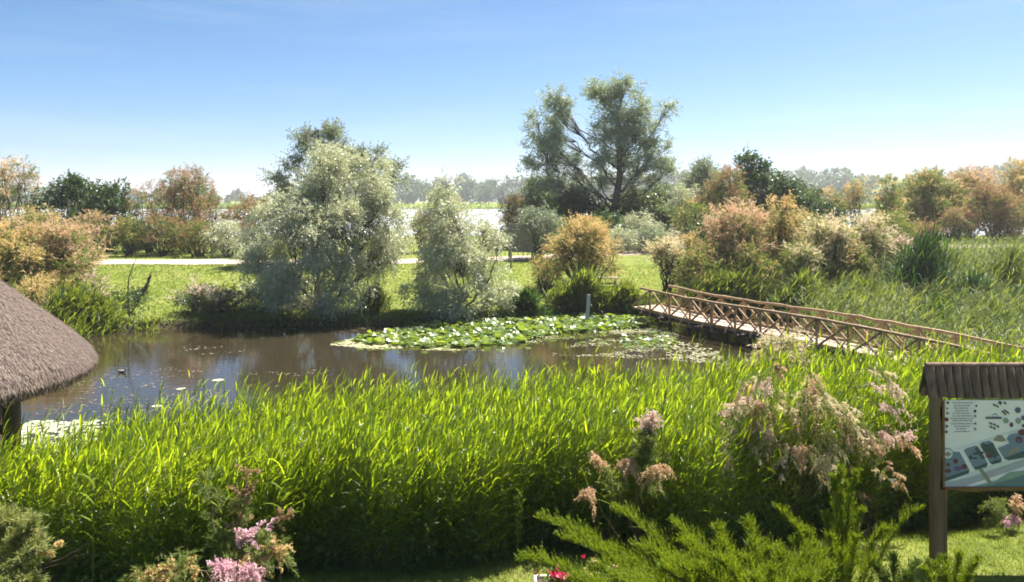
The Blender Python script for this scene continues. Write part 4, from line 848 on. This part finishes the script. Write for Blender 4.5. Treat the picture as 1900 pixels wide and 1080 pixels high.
# dark snag on the left bank with a bird on it
def snag():
    p = place(240, 34.2); rt = thing('dead_sapling', p, 'dark half dead sapling leaning over the left shore', 'sapling')
    mb = MB(); s = 34.2 / F
    for (a, r) in [([(0, 0), (-4, -40), (0, -75), (8, -100), (14, -110)], .035), ([(0, -5), (15, -25), (24, -50), (36, -60)], .04), ([(-2, -15), (-18, -35), (-25, -50)], .03), ([(0, -50), (-10, -70)], .012), ([(2, -70), (18, -88)], .012)]:
        P = np.array([(x * s, rng.normal(0, .05), -y * s) for x, y in a]); tube(mb, P, np.linspace(r, r * .3, len(P)), 6)
    mb.build('trunk', [M['bark']], rt, smooth=True)
    mb = MB(); n = 200; O = rng.normal(0, 1, (n, 3)) * [.42, .35, .30] + [-.05, 0, .62]; O[:, 2] = np.abs(O[:, 2])
    sprigs(mb, O, rng.normal(0, .6, (n, 3)) + [.1, 0, .6], .3, 8, .10, .045, .5, 0, .2)
    n = 26; O = np.stack([np.linspace(.3, .85, n), rng.normal(0, .05, n), np.linspace(.6, 1.4, n)], -1); sprigs(mb, O, rng.normal(0, .6, (n, 3)), .16, 7, .08, .035, .5, 0, .2)
    mb.build('crown', [M['green']], rt, tint=True)
    q = place(272, 37.5); rt = thing('dead_stump', q, 'dark leaning dead stump on the left lawn with a bird on top', 'stump')
    s = 37.5 / F; mb = MB(); tube(mb, [(-.65, 0, -.05), (-.35, 0, .25), (-.05, 0, .55), (.12, .02, .95)], [.12, .13, .11, .05], 9); mb.build('trunk', [M['bark']], rt, smooth=True)
    mb = MB(); n = 40; O = np.stack([rng.uniform(-.6, 0, n), rng.normal(0, .1, n), rng.uniform(.1, .55, n)], -1); sprigs(mb, O, rng.normal(0, .6, (n, 3)) + [0, 0, .4], .22, 7, .09, .04, .5, 0, .3); mb.build('crown', [M['green']], rt, tint=True)
    b = thing('perched_bird', (q[0] + .12, q[1], q[2] + .93), 'small black bird perched on the leaning dead stump', 'bird')
    mb = MB(); tube(mb, [(-.10, 0, -.02), (-.05, 0, .03), (.0, 0, .09), (.045, 0, .17), (.06, 0, .23), (.085, 0, .25)], [.012, .045, .07, .06, .045, .02], 10); tube(mb, [(.0, 0, .10), (.06, .01, .27), (.13, .01, .40)], [.02, .03, .012], 8)
    mb.build('body', [M['feather']], b, smooth=True)
    mb = MB(); tube(mb, [(.082, 0, .25), (.12, 0, .245)], [.012, .003], 6); mb.build('beak', [M['edge']], b)
snag()
x, d = on_water(236, 617); mb = MB(); tube(mb, [(0, 0, -.02), (.22, .1, .28), (.42, .2, .50)], [.03, .026, .02], 7); o = mb.build('fallen_branch', [M['deck']], smooth=True); o.location = (x, d, .02); tag(o, 'pale bare branch leaning out of the water at the left shore', 'branch')

# ------------------------------------------------------------------ foreground plants
def sprout(name, loc, label, cat, stems, plumes, group=None, mats=None, k=14):
    """feathery tamarisk: stems = polylines, plumes = (stem index, t range, count, length, material slot, droop)"""
    rt = thing(name, loc, label, cat, group); tb, cb = MB(), MB()
    paths = []
    for (P, r) in stems:
        P = np.asarray(P, float); t = np.linspace(0, 1, 14); s = np.linspace(0, 1, len(P))
        Q = np.stack([np.interp(t, s, P[:, i]) for i in range(3)], -1); Q[1:-1] = (Q[:-2] + 2 * Q[1:-1] + Q[2:]) / 4; Q[1:-1] += rng.normal(0, .008, (12, 3))
        tube(tb, Q, np.linspace(r, r * .22, 14), 6); paths.append(Q)
    tb.build('trunk', [M['twig']], rt, smooth=True)
    for (si, t0, t1, n, L, slot, droop, spread) in plumes:
        Q = paths[si]; t = rng.uniform(t0, t1, n); O = np.stack([np.interp(t, np.linspace(0, 1, 14), Q[:, i]) for i in range(3)], -1); T = nrm(Q[-1] - Q[-4])
        D = nrm(T * .5 + rng.normal(0, spread, (n, 3)) + [0, 0, .25]); Ls = L * rng.uniform(.6, 1.2, n)
        # side racemes along each plume
        m = 9; tt = np.linspace(.1, 1, m)[None] + rng.uniform(-.05, .05, (n, m)); PP = O[:, None] + D[:, None] * (Ls[:, None] * tt)[..., None]; PP[..., 2] -= droop * Ls[:, None] * tt ** 2
        DD = nrm(D[:, None] * .7 + rng.normal(0, .55, (n, m, 3)) - np.array([0, 0, droop * .8])); ti = np.repeat(rng.normal(.5, .2, n), m).clip(0, 1)
        fine = slot == 0
        sprigs(cb, PP.reshape(-1, 3), DD.reshape(-1, 3), np.repeat(Ls, m) * (.36 if not fine else .5), k, .022 if not fine else .05, .011 if not fine else .007, .55 if not fine else .22, slot, ti, droop, fwd=.5)
        twigs(tb if False else cb, O, O + D * Ls[:, None] * .7 - np.array([0, 0, 1.]) * (droop * Ls * .49)[:, None], np.full(n, .003), np.full(n, .0015), len(mats))
    cb.build('crown', mats + [M['twig']], rt, tint=True); return rt
def stem_to(loc, pts, r): return ([np.zeros(3)] + [at(*p) - np.asarray(loc) for p in pts], r)

# big tamarisk in front of the reeds, right
loc = place(1425, 9.9)
st = []
pl = []
for (x, y, d) in [(1345, 775, 9.7), (1285, 890, 9.4), (1400, 835, 9.4), (1490, 845, 9.3), (1545, 860, 9.2), (1680, 905, 9.3), (1660, 760, 9.8), (1520, 720, 10.1), (1380, 715, 10.1), (1450, 730, 10.1), (1590, 800, 9.5)] + [
        (rng.normal(1520, 85), rng.normal(790, 62), rng.uniform(9.2, 10.2)) for _ in range(34)] + [(rng.uniform(1300, 1480), rng.uniform(740, 880), rng.uniform(9.2, 9.9)) for _ in range(10)]:
    bx_ = 1430 + (x - 1430) * .35 + rng.normal(0, 15); st.append(stem_to(loc, [(bx_, 885, 9.85), ((bx_ + x) / 2 + rng.normal(0, 10), min(y, 830) - rng.uniform(5, 40), (9.85 + d) / 2), (x, y, d)], rng.uniform(.005, .009)))
    k_ = len(st) - 1; sl_ = int(rng.choice([1, 1, 2, 2, 3])); pl += [(k_, .72, 1, int(rng.integers(5, 11)), rng.uniform(.12, .2), sl_, rng.uniform(.35, .8), .45), (k_, .35, .95, 5, .2, 0, .5, .5)]
sprout('tamarisk', loc, 'arching tamarisk with pale pink and cream plumes left of the information board', 'shrub', st, pl, mats=[M['tamgreen'], M['rose'], M['cream'], M['pinktan']])
# sprig left of it
loc = place(1180, 9.05)
st = [stem_to(loc, [(1185, 900, 9), (1195, 830, 9), (1212, 778, 9.05)], .010), stem_to(loc, [(1170, 960, 8.9), (1140, 880, 8.8), (1105, 850, 8.8)], .008), stem_to(loc, [(1190, 930, 8.9), (1210, 880, 8.8), (1222, 862, 8.7)], .008), stem_to(loc, [(1180, 900, 9), (1165, 850, 9), (1168, 860, 8.9)], .007), stem_to(loc, [(1120, 960, 8.8), (1100, 900, 8.7), (1095, 910, 8.6)], .007)]
sprout('tamarisk', loc, 'slim tamarisk with russet and salmon plumes against the dark reeds right of centre', 'shrub', st,
    [(0, .8, 1, 18, .15, 1, .15, .45), (1, .75, 1, 12, .15, 2, .6, .4), (2, .75, 1, 14, .16, 2, .7, .4), (3, .8, 1, 14, .15, 2, .7, .4), (4, .8, 1, 12, .15, 2, .7, .4), (0, .45, .85, 34, .15, 0, .2, .5), (2, .4, .8, 12, .14, 0, .3, .5), (1, .4, .8, 10, .14, 0, .3, .5)],
    mats=[M['tamgreen'], M['rose'], M['pinktan'], M['cream']])
# soft one standing behind the reeds by the bridge
LEAF['soft'] = dict(ks=6, sl=.20, k=9, ll=.075, lw=.016, spread=.34, droop=.45, cs=.15, up=.3)
traced('tamarisk', 1450, 13.8, 'soft rounded tamarisk rising out of the reeds in front of the footbridge', 'shrub', [(1455, 640, 36, 22), (1425, 662, 26, 20), (1482, 662, 28, 22), (1450, 680, 44, 26), (1415, 690, 26, 20), (1490, 695, 26, 26), (1440, 715, 40, 24)], 'soft', [M['tamgreen'], M['cream']], bloom=.95, dens=2.2, r0=.02, twigr=.004)
# bright pink one bottom left
loc = place(420, 7.3, -.25)
st = [stem_to(loc, [(430, 1060, 7.2), (470, 1030, 7.2), (520, 1020, 7.2)], .010), stem_to(loc, [(400, 1070, 7.2), (340, 1050, 7.1), (270, 1070, 7.0)], .010), stem_to(loc, [(430, 1050, 7.3), (440, 1010, 7.3), (490, 985, 7.3)], .009), stem_to(loc, [(410, 1040, 7.4), (395, 970, 7.5), (385, 890, 7.6)], .009), stem_to(loc, [(430, 1020, 7.4), (450, 950, 7.5), (460, 875, 7.6)], .009), stem_to(loc, [(460, 1010, 7.4), (500, 970, 7.4), (540, 950, 7.4)], .007), stem_to(loc, [(440, 1060, 7.1), (440, 1050, 7.0), (400, 1070, 6.9)], .009), stem_to(loc, [(460, 1060, 7.1), (480, 1050, 7.0), (470, 1075, 6.9)], .009)]
sprout('tamarisk', loc, 'low tamarisk with bright pink blossom cut by the bottom edge, left of centre', 'shrub', st,
    [(0, .5, 1, 20, .15, 3, .3, .5), (1, .5, 1, 24, .15, 3, .3, .5), (2, .6, 1, 14, .12, 1, .2, .45), (6, .4, 1, 22, .15, 1, .3, .5), (7, .4, 1, 18, .13, 1, .3, .5), (0, .3, .8, 22, .15, 1, .2, .5), (5, .7, 1, 6, .10, 2, .3, .4), (4, .5, 1, 16, .14, 2, .2, .5),
     (3, .3, 1, 18, .14, 0, .1, .45), (4, .2, .8, 12, .14, 0, .1, .45), (0, .2, 1, 26, .16, 0, .2, .5), (1, .2, 1, 26, .18, 0, .2, .5), (2, .2, 1, 18, .15, 0, .2, .5)], mats=[M['tamgreen'], M['pink'], M['brownred'], M['tan']])
# feathery grey-green shrub at the bottom left corner
loc = place(-30, 6.6)
_at = at
def at(px, py, d): return _at(px - 12, py + 28, d)
st = [stem_to(loc, [(0, 1060, 6.4), (60, 1000, 6.3), (120, 985, 6.3)], .012), stem_to(loc, [(0, 1040, 6.5), (40, 980, 6.5), (70, 955, 6.5)], .012), stem_to(loc, [(-20, 1000, 6.6), (0, 960, 6.6), (20, 945, 6.6)], .012), stem_to(loc, [(40, 1040, 6.3), (120, 1010, 6.3), (185, 975, 6.3)], .008), stem_to(loc, [(0, 1080, 6.3), (30, 1050, 6.2), (60, 1060, 6.2)], .010), stem_to(loc, [(30, 1050, 6.3), (100, 1025, 6.3), (170, 1000, 6.3)], .006)]
LEAFM = leaf_mat('pale_feather_leaf', [(.16, .19, .06), (.25, .27, .10), (.36, .36, .17)], .42, (1.2, 1.2, .6), .6, .2)
sprout('tamarisk', loc, 'feathery pale green shrub with bare brown twigs in the bottom left corner', 'shrub', st,
    [(0, .2, .75, 34, .13, 0, .1, .35), (1, .3, 1, 44, .13, 0, .05, .35), (2, .3, 1, 50, .15, 0, .05, .35), (4, .2, .9, 40, .13, 0, .1, .4), (1, .8, 1, 8, .08, 1, .2, .4), (0, .7, 1, 6, .07, 1, .2, .4)], mats=[LEAFM, M['tan']])
at = _at
# small pink sprig behind the board
loc = place(1890, 10.2)
st = [stem_to(loc, [(1880, 960, 10.1), (1860, 940, 10), (1845, 935, 9.9)], .007), stem_to(loc, [(1890, 970, 10.1), (1880, 955, 10), (1872, 968, 9.9)], .007), stem_to(loc, [(1895, 950, 10.1), (1885, 935, 10), (1880, 930, 9.9)], .007)]
sprout('tamarisk', loc, 'little tamarisk sprig with a pink tip seen under the information board', 'shrub', st, [(0, .3, 1, 18, .16, 0, .4, .5), (1, .7, 1, 10, .10, 1, .6, .4), (2, .5, 1, 12, .14, 2, .4, .5)], mats=[M['tamgreen'], M['pink'], M['pinktan']])

# junipers: arching branches lined with short forward shoots
def juniper(name, loc, label, branches, mat, shoot=.11, per=190, sl=.026, sw=.0065, k=15, group=None):
    rt = thing(name, loc, label, 'shrub', group); tb, cb = MB(), MB()
    for (P, r, wd) in branches:
        P = np.asarray(P, float); n = 24; t = np.linspace(0, 1, n)
        if len(P) == 3: Q = bez(P[0], P[1], P[2], n)
        else:
            s = np.linspace(0, 1, len(P)); Q = np.stack([np.interp(t, s, P[:, i]) for i in range(3)], -1)
        tube(tb, Q, np.linspace(r, r * .15, n), 6)
        Ltot = np.linalg.norm(np.diff(Q, axis=0), axis=1).sum(); m = int(per * Ltot)
        u = rng.uniform(.12, 1, m); O = np.stack([np.interp(u, t, Q[:, i]) for i in range(3)], -1)
        ii = np.minimum((u * (n - 1)).astype(int), n - 2); T = nrm(Q[ii + 1] - Q[ii])
        side = nrm(np.cross(T, rng.normal(size=(m, 3)))); side[:, 2] = np.abs(side[:, 2]) * .9 + .15
        wl = shoot * wd * np.interp(u, [0, .3, .8, 1], [.9, 1.15, .85, .4]) * rng.uniform(.35, 1.5, m)
        D = nrm(T * .75 + side * .62 + [0, 0, .16])
        sprigs(cb, O, D, wl, k, sl, sw, .16, 0, (.45 + .3 * (u - .5) + rng.normal(0, .15, m)).clip(0, 1), -.12, t0=0, fwd=.9)
        # second order shoots
        m2 = m; j = rng.integers(0, m, m2); f = rng.uniform(.25, .8, m2); O2 = O[j] + D[j] * (wl[j] * f)[:, None]; s2 = nrm(np.cross(D[j], rng.normal(size=(m2, 3)))); D2 = nrm(D[j] * .7 + s2 * .6 + [0, 0, .12])
        sprigs(cb, O2, D2, wl[j] * .5, max(5, k // 2), sl * .9, sw, .16, 0, (.55 + rng.normal(0, .18, m2)).clip(0, 1), -.1, t0=0, fwd=.9)
    tb.build('trunk', [M['twig']], rt, smooth=True); cb.build('crown', [mat], rt, tint=True); return rt
def jb(loc, root, mid, tip, r=.014, wd=1.): 
    l = np.asarray(loc); q = at(*root) - l; q[2] = -.04
    return ([q, at(*mid) - l, at(*tip) - l], r, wd)
loc = place(1420, 6.9)
br = []
for (tip, mid, root, wd) in [((965, 1040, 6.6), (1080, 1040, 6.6), (1330, 1180, 6.9), 1.), ((1005, 965, 7.0), (1120, 990, 6.9), (1380, 1170, 6.9), 1.1), ((1145, 950, 7.3), (1220, 980, 7.2), (1420, 1170, 6.9), 1.2), ((1040, 1000, 6.8), (1150, 1020, 6.8), (1380, 1180, 6.9), 1.1), ((1250, 975, 7.3), (1300, 1000, 7.2), (1440, 1150, 6.9), 1.1),
    ((1330, 985, 7.2), (1350, 1010, 7.1), (1450, 1160, 6.9), 1.1), ((1390, 975, 7.3), (1400, 1000, 7.2), (1460, 1150, 6.9), 1.1), ((1100, 1060, 6.5), (1200, 1060, 6.5), (1420, 1180, 6.8), 1.2), ((1180, 1020, 6.7), (1270, 1030, 6.7), (1440, 1170, 6.8), 1.2), ((1230, 1060, 6.4), (1300, 1070, 6.4), (1450, 1180, 6.7), 1.2), ((1330, 1040, 6.5), (1380, 1060, 6.5), (1470, 1170, 6.7), 1.2), ((1450, 1030, 6.7), (1450, 1060, 6.6), (1480, 1170, 6.8), 1.2),
    ((1160, 1085, 6.2), (1260, 1090, 6.2), (1440, 1190, 6.6), 1.2), ((1400, 1080, 6.2), (1420, 1090, 6.2), (1480, 1190, 6.5), 1.2), ((1540, 1060, 6.5), (1520, 1080, 6.5), (1490, 1180, 6.7), 1.2), ((1060, 1080, 6.3), (1180, 1090, 6.3), (1420, 1190, 6.6), 1.1), ((1280, 1010, 7.0), (1340, 1040, 6.9), (1460, 1170, 6.8), 1.2), ((1500, 1080, 6.3), (1500, 1100, 6.3), (1490, 1190, 6.5), 1.2)]:
    br.append(jb(loc, root, mid, tip, .014, wd))
for i in range(26):
    tx, ty = rng.uniform(1080, 1540), rng.uniform(1005, 1082); dd = 6.3 + (1080 - ty) / 75 * .7 + rng.uniform(-.1, .1)
    br.append(jb(loc, (1380 + rng.uniform(0, 110), 1185, dd + .1), (tx * .5 + 700, ty * .4 + 655, dd), (tx, ty, dd), .010, 1.15))
juniper('juniper', loc, 'wide spreading bright green juniper along the bottom edge', br, M['juniper'], .12, 150)
loc = place(1570, 7.3)
br = [jb(loc, (1570, 1130, 7.3), (1562, 1000, 7.3), (1560, 866, 7.3), .018, 1.15)]
for (tip, mid, root, wd) in [((1592, 876, 7.3), (1565, 920, 7.3), (1562, 960, 7.3), .8), ((1545, 885, 7.3), (1556, 920, 7.3), (1562, 960, 7.3), .8), ((1440, 945, 7.2), (1500, 975, 7.2), (1565, 1040, 7.3), .9), ((1710, 945, 7.3), (1640, 965, 7.3), (1570, 1030, 7.3), .9), ((1640, 985, 7.3), (1610, 990, 7.3), (1568, 1040, 7.3), .9), ((1470, 1010, 7.2), (1520, 1020, 7.2), (1568, 1080, 7.3), 1.), ((1600, 950, 7.3), (1580, 970, 7.3), (1564, 1010, 7.3), .8), ((1530, 960, 7.2), (1545, 980, 7.2), (1564, 1020, 7.3), .8), ((1500, 1050, 7.0), (1530, 1060, 7.0), (1570, 1110, 7.2), 1.1), ((1620, 1040, 7.1), (1600, 1060, 7.1), (1570, 1110, 7.2), 1.1), ((1560, 1030, 6.9), (1565, 1050, 7.0), (1570, 1100, 7.2), 1.2), ((1490, 985, 7.3), (1530, 1000, 7.3), (1566, 1060, 7.3), 1.), ((1540, 1000, 7.0), (1550, 1020, 7.1), (1568, 1070, 7.2), 1.1), ((1590, 1000, 7.0), (1580, 1020, 7.1), (1568, 1070, 7.2), 1.1)]:
    br.append(jb(loc, root, mid, tip, .010, wd))
juniper('juniper', loc, 'upright young juniper with a feathery pointed tip left of the information board', br, M['juniper'], .10, 135)
for (px, d, lab, tips) in [(1660, 7.2, 'small dark juniper seedling between the upright juniper and the board post', [(1658, 1032), (1700, 1048), (1625, 1052), (1680, 1070), (1640, 1075)]), (1765, 7.4, 'small juniper seedling at the foot of the board post', [(1815, 1040), (1780, 1030), (1735, 1050), (1800, 1060), (1750, 1040), (1712, 1060)])]:
    loc = place(px, d); br = [jb(loc, (px, 1120, d), ((px + tx) / 2, (ty + 1080) / 2, d), (tx, ty, d + rng.uniform(-.15, .15)), .008, .8) for tx, ty in tips]
    juniper('juniper', loc, lab, br, M['juniperdark'] if px < 1700 else M['juniper'], .11, 170)

# petunias in a planter
def petunias():
    d = 7.9; p = np.array([px_x(1030, d), d, float(zg(px_x(1030, d), d))]); rt = thing('planter', p, 'pale low planter with dark red petunias by the left tips of the juniper', 'planter')
    zt = ztop(1080, d) - p[2]; mb = MB(); w = .42
    for (c, s) in [((0, -.15, zt / 2), (w, .03, zt)), ((0, .15, zt / 2), (w, .03, zt)), ((-w / 2 + .015, 0, zt / 2 + .004), (.03, .27, zt + .008)), ((w / 2 - .015, 0, zt / 2 + .004), (.03, .27, zt + .008))]: box(mb, c, s, bev=.006)
    mb.build('trough', [M['planter']], rt)
    mb = MB(); box(mb, (0, 0, zt - .05), (w - .062, .268, .04)); mb.build('soil', [M['darkwood']], rt)
    def fl(name, c, n, mat, sx, root=None, r=.038):
        for _ in range(n):
            mb = MB(); discs(mb, (np.asarray(c) + rng.normal(0, 1, 3) * sx)[None], np.array([r * rng.uniform(.8, 1.2)]), np.array([.8]), 8, 0, rng.uniform(), .35, False); mb.build(name, [mat], root or rt, tint=True)
    fl('petunia_bloom', (.05, -.02, zt + .05), 24, M['petal'], [.10, .07, .03])
    mb = MB(); n = 160; leaves(mb, np.array([.05, 0, zt + .02]) + rng.normal(0, 1, (n, 3)) * [.11, .09, .025], rng.normal(size=(n, 3)) + [0, 0, .8], .05, .026, 0, rng.uniform(0, 1, n)); mb.build('petunia_leaves', [M['weed']], rt, tint=True)
    q = place(1108, 8.1); rt = thing('petunia_plant', q, 'petunia plant with pale pink and red blooms behind the juniper tip', 'flowers'); z2 = ztop(1055, 8.1) - q[2]
    fl('petunia_bloom', (0, 0, z2), 20, M['petalpink'], [.09, .06, .05], rt, .026); fl('petunia_bloom', (.03, 0, z2 + .03), 8, M['petal'], [.09, .06, .05], rt, .028)
    mb = MB(); n = 200; P = rng.normal(0, 1, (n, 3)) * [.09, .07, .0] + np.array([0, 0, 1.]) * rng.uniform(0, z2, (n, 1)); leaves(mb, P, rng.normal(size=(n, 3)) + [0, 0, .8], .05, .026, 0, rng.uniform(0, 1, n)); mb.build('petunia_leaves', [M['weed']], rt, tint=True)
petunias()

# leafy weeds and saplings standing in front of the reed wall
def weed(px, d, top, label, n=22, lw=.022, ll=.09, mat='weed', lean=.02):
    p = place(px, d); h = ztop(top, d) - p[2]; rt = thing('leafy_sapling', p, label, 'sapling', None)
    tb, cb = MB(), MB()
    for s in range(3):
        a = rng.uniform(0, 6.28); e = np.array([math.cos(a) * .10 * h, math.sin(a) * .06 * h, h * rng.uniform(.75, 1)]); Q = bez(np.zeros(3), np.array([0, 0, h * .5]), e, 8); tube(tb, Q, np.linspace(.006, .002, 8), 5)
        t = rng.uniform(.25, 1, n); O = np.stack([np.interp(t, np.linspace(0, 1, 8), Q[:, i]) for i in range(3)], -1); az = np.arange(n) * 2.4
        leaves(cb, O, np.stack([np.cos(az), np.sin(az), np.full(n, .9)], -1), ll * rng.uniform(.7, 1.2, n), lw, 0, rng.uniform(.3, 1, n))
    tb.build('trunk', [M['stalk']], rt); cb.build('crown', [M[mat]], rt, tint=True)
for a in [(935, 9.0, 865, 'willow-leaved sapling in the middle of the dark reed front'), (960, 9.0, 905, 'lower willow-leaved sapling just right of the middle one'), (1245, 9.1, 905, 'narrow leafy weed under the salmon tamarisk plumes'), (500, 8.45, 1000, 'leafy weed beside the bright pink tamarisk'), (340, 8.3, 940, 'leafy weed in the left part of the reed front'), (760, 8.8, 985, 'low leafy weed at the foot of the reeds left of centre')]: weed(*a)
def lone_reed(px, d, top, label, lean=.03):
    p = place(px, d); h = ztop(top, d) - p[2]; rt = thing('reed', p, label, 'reed')
    mb = MB(); twigs(mb, np.zeros((1, 3)), np.array([[lean * h, 0, h]]), np.array([.006]), np.array([.003])); mb.build('stem', [M['stalk']], rt)
    mb = MB(); n = 7; t = np.linspace(.55, 1, n); strips(mb, np.stack([lean * h * t, 0 * t, h * t], -1), rng.uniform(-.6, .6, n) + np.where(np.arange(n) % 2, 0, np.pi), np.radians(np.linspace(30, 70, n)), np.full(n, .26), np.full(n, .024), rng.uniform(.8, 1.8, n), 4, 0, np.full(n, .9)); mb.build('leaves', [M['reed']], rt, tint=True)
for a in [(520, 8.3, 880, 'single sunlit reed with bent leaves in front of the left reed front'), (408, 8.1, 925, 'single sunlit reed above the bright pink tamarisk'), (1130, 9.0, 850, 'single pale reed with hanging blades beside the salmon tamarisk'), (170, 8.1, 905, 'single yellowing reed at the far left of the reed front')]: lone_reed(*a)
# white bindweed flowers
BW = [(1363, 883, 9.4), (1655, 892, 9.6), (1458, 990, 7.6), (1462, 1000, 7.6)]
for (px, py, d) in BW[:2]:
    q = at(px, py, d); mb = MB(); discs(mb, np.zeros((1, 3)), np.array([.03]), np.array([.1]), 10, 0, .5, .5, False); o = mb.build('bindweed_flower', [M['white']]); o.location = q; o.rotation_euler = (R(70), 0, 0); tag(o, 'white bindweed flower below the cream plumes' if px < 1500 else 'white bindweed flower right of the upright juniper', 'flower')

# ------------------------------------------------------------------ air, light, camera
hz = bpy.data.materials.new('haze_air'); hz.use_nodes = True; nt = hz.node_tree; nt.nodes.clear(); out = nt.nodes.new('ShaderNodeOutputMaterial'); pv = nt.nodes.new('ShaderNodeVolumePrincipled')
pv.inputs['Color'].default_value = (.95, .975, 1, 1); pv.inputs['Density'].default_value = .00036; pv.inputs['Anisotropy'].default_value = .2; nt.links.new(pv.outputs[0], out.inputs['Volume'])
mb = MB(); a0, a1 = np.array([-1600, -60, -3.]), np.array([1600, 4200, 75.])
mb.add([[x, y, z] for z in (a0[2], a1[2]) for y in (a0[1], a1[1]) for x in (a0[0], a1[0])], [[0, 2, 3, 1], [4, 5, 7, 6], [0, 1, 5, 4], [2, 6, 7, 3], [0, 4, 6, 2], [1, 3, 7, 5]])
tag(mb.build('haze', [hz]), 'thin pale summer haze over the river and far wood', 'haze', kind='stuff')

EL, AZ = 59., 44.      # sun: elevation, and degrees right of the view direction
w = bpy.data.worlds.new('World'); scene.world = w; w.use_nodes = True; nt = w.node_tree; nt.nodes.clear()
out = nt.nodes.new('ShaderNodeOutputWorld'); bg = nt.nodes.new('ShaderNodeBackground'); sk = nt.nodes.new('ShaderNodeTexSky')
sk.sky_type = 'NISHITA'; sk.sun_disc = False; sk.sun_elevation = R(EL); sk.sun_rotation = R(AZ); sk.air_density = .55; sk.dust_density = 1.1; sk.ozone_density = 4.5; sk.altitude = 0
bg.inputs[1].default_value = .060; hs = nt.nodes.new('ShaderNodeHueSaturation'); hs.inputs['Saturation'].default_value = 1.28; hs.inputs['Hue'].default_value = .489; hs.inputs['Value'].default_value = .90; nt.links.new(sk.outputs[0], hs.inputs['Color']); tc = nt.nodes.new('ShaderNodeTexCoord'); mp = nt.nodes.new('ShaderNodeMapping'); mp.inputs['Scale'].default_value = (1.6, 1.6, 17); mp.inputs['Rotation'].default_value = (0, R(-3), 0); nz = nt.nodes.new('ShaderNodeTexNoise'); nz.inputs['Scale'].default_value = 1.7; nz.inputs['Detail'].default_value = 7; nz.inputs['Roughness'].default_value = .55
nt.links.new(tc.outputs['Generated'], mp.inputs[0]); nt.links.new(mp.outputs[0], nz.inputs['Vector']); mr = nt.nodes.new('ShaderNodeMapRange'); mr.inputs[1].default_value = .48; mr.inputs[2].default_value = .78; mr.inputs[4].default_value = .16; nt.links.new(nz.outputs['Fac'], mr.inputs[0])
mc = nt.nodes.new('ShaderNodeMix'); mc.data_type = 'RGBA'; nt.links.new(mr.outputs[0], mc.inputs[0]); nt.links.new(hs.outputs[0], mc.inputs[6]); mc.inputs[7].default_value = (4.6, 5.0, 5.4, 1); nt.links.new(mc.outputs[2], bg.inputs[0]); nt.links.new(bg.outputs[0], out.inputs[0])
sl = bpy.data.lights.new('sun', 'SUN'); sl.energy = 5.0; sl.angle = R(.55); sl.color = (1, .95, .87); so = bpy.data.objects.new('sun', sl); col.objects.link(so)
sv = Vector((math.sin(R(AZ)) * math.cos(R(EL)), math.cos(R(AZ)) * math.cos(R(EL)), math.sin(R(EL)))); so.rotation_euler = (-sv).to_track_quat('-Z', 'Y').to_euler(); so.location = sv * 60

cam = bpy.data.cameras.new('camera'); co = bpy.data.objects.new('camera', cam); col.objects.link(co); co.location = (0, 0, CZ); co.rotation_euler = (R(90), 0, 0)
cam.sensor_width = 36; cam.lens = 28; cam.shift_y = -(540 - HY) / 1900; cam.clip_start = .1; cam.clip_end = 9000; scene.camera = co

scene.view_settings.view_transform = 'Standard'; scene.view_settings.look = 'None'; scene.view_settings.exposure = 1.72; scene.view_settings.gamma = 1
cy = scene.cycles; cy.use_denoising = True; cy.max_bounces = 9; cy.diffuse_bounces = 5; cy.glossy_bounces = 3; cy.transmission_bounces = 4; cy.volume_bounces = 0; cy.transparent_max_bounces = 8; cy.caustics_reflective = False; cy.caustics_refractive = False
cy.sample_clamp_indirect = 6; cy.filter_width = 1.8
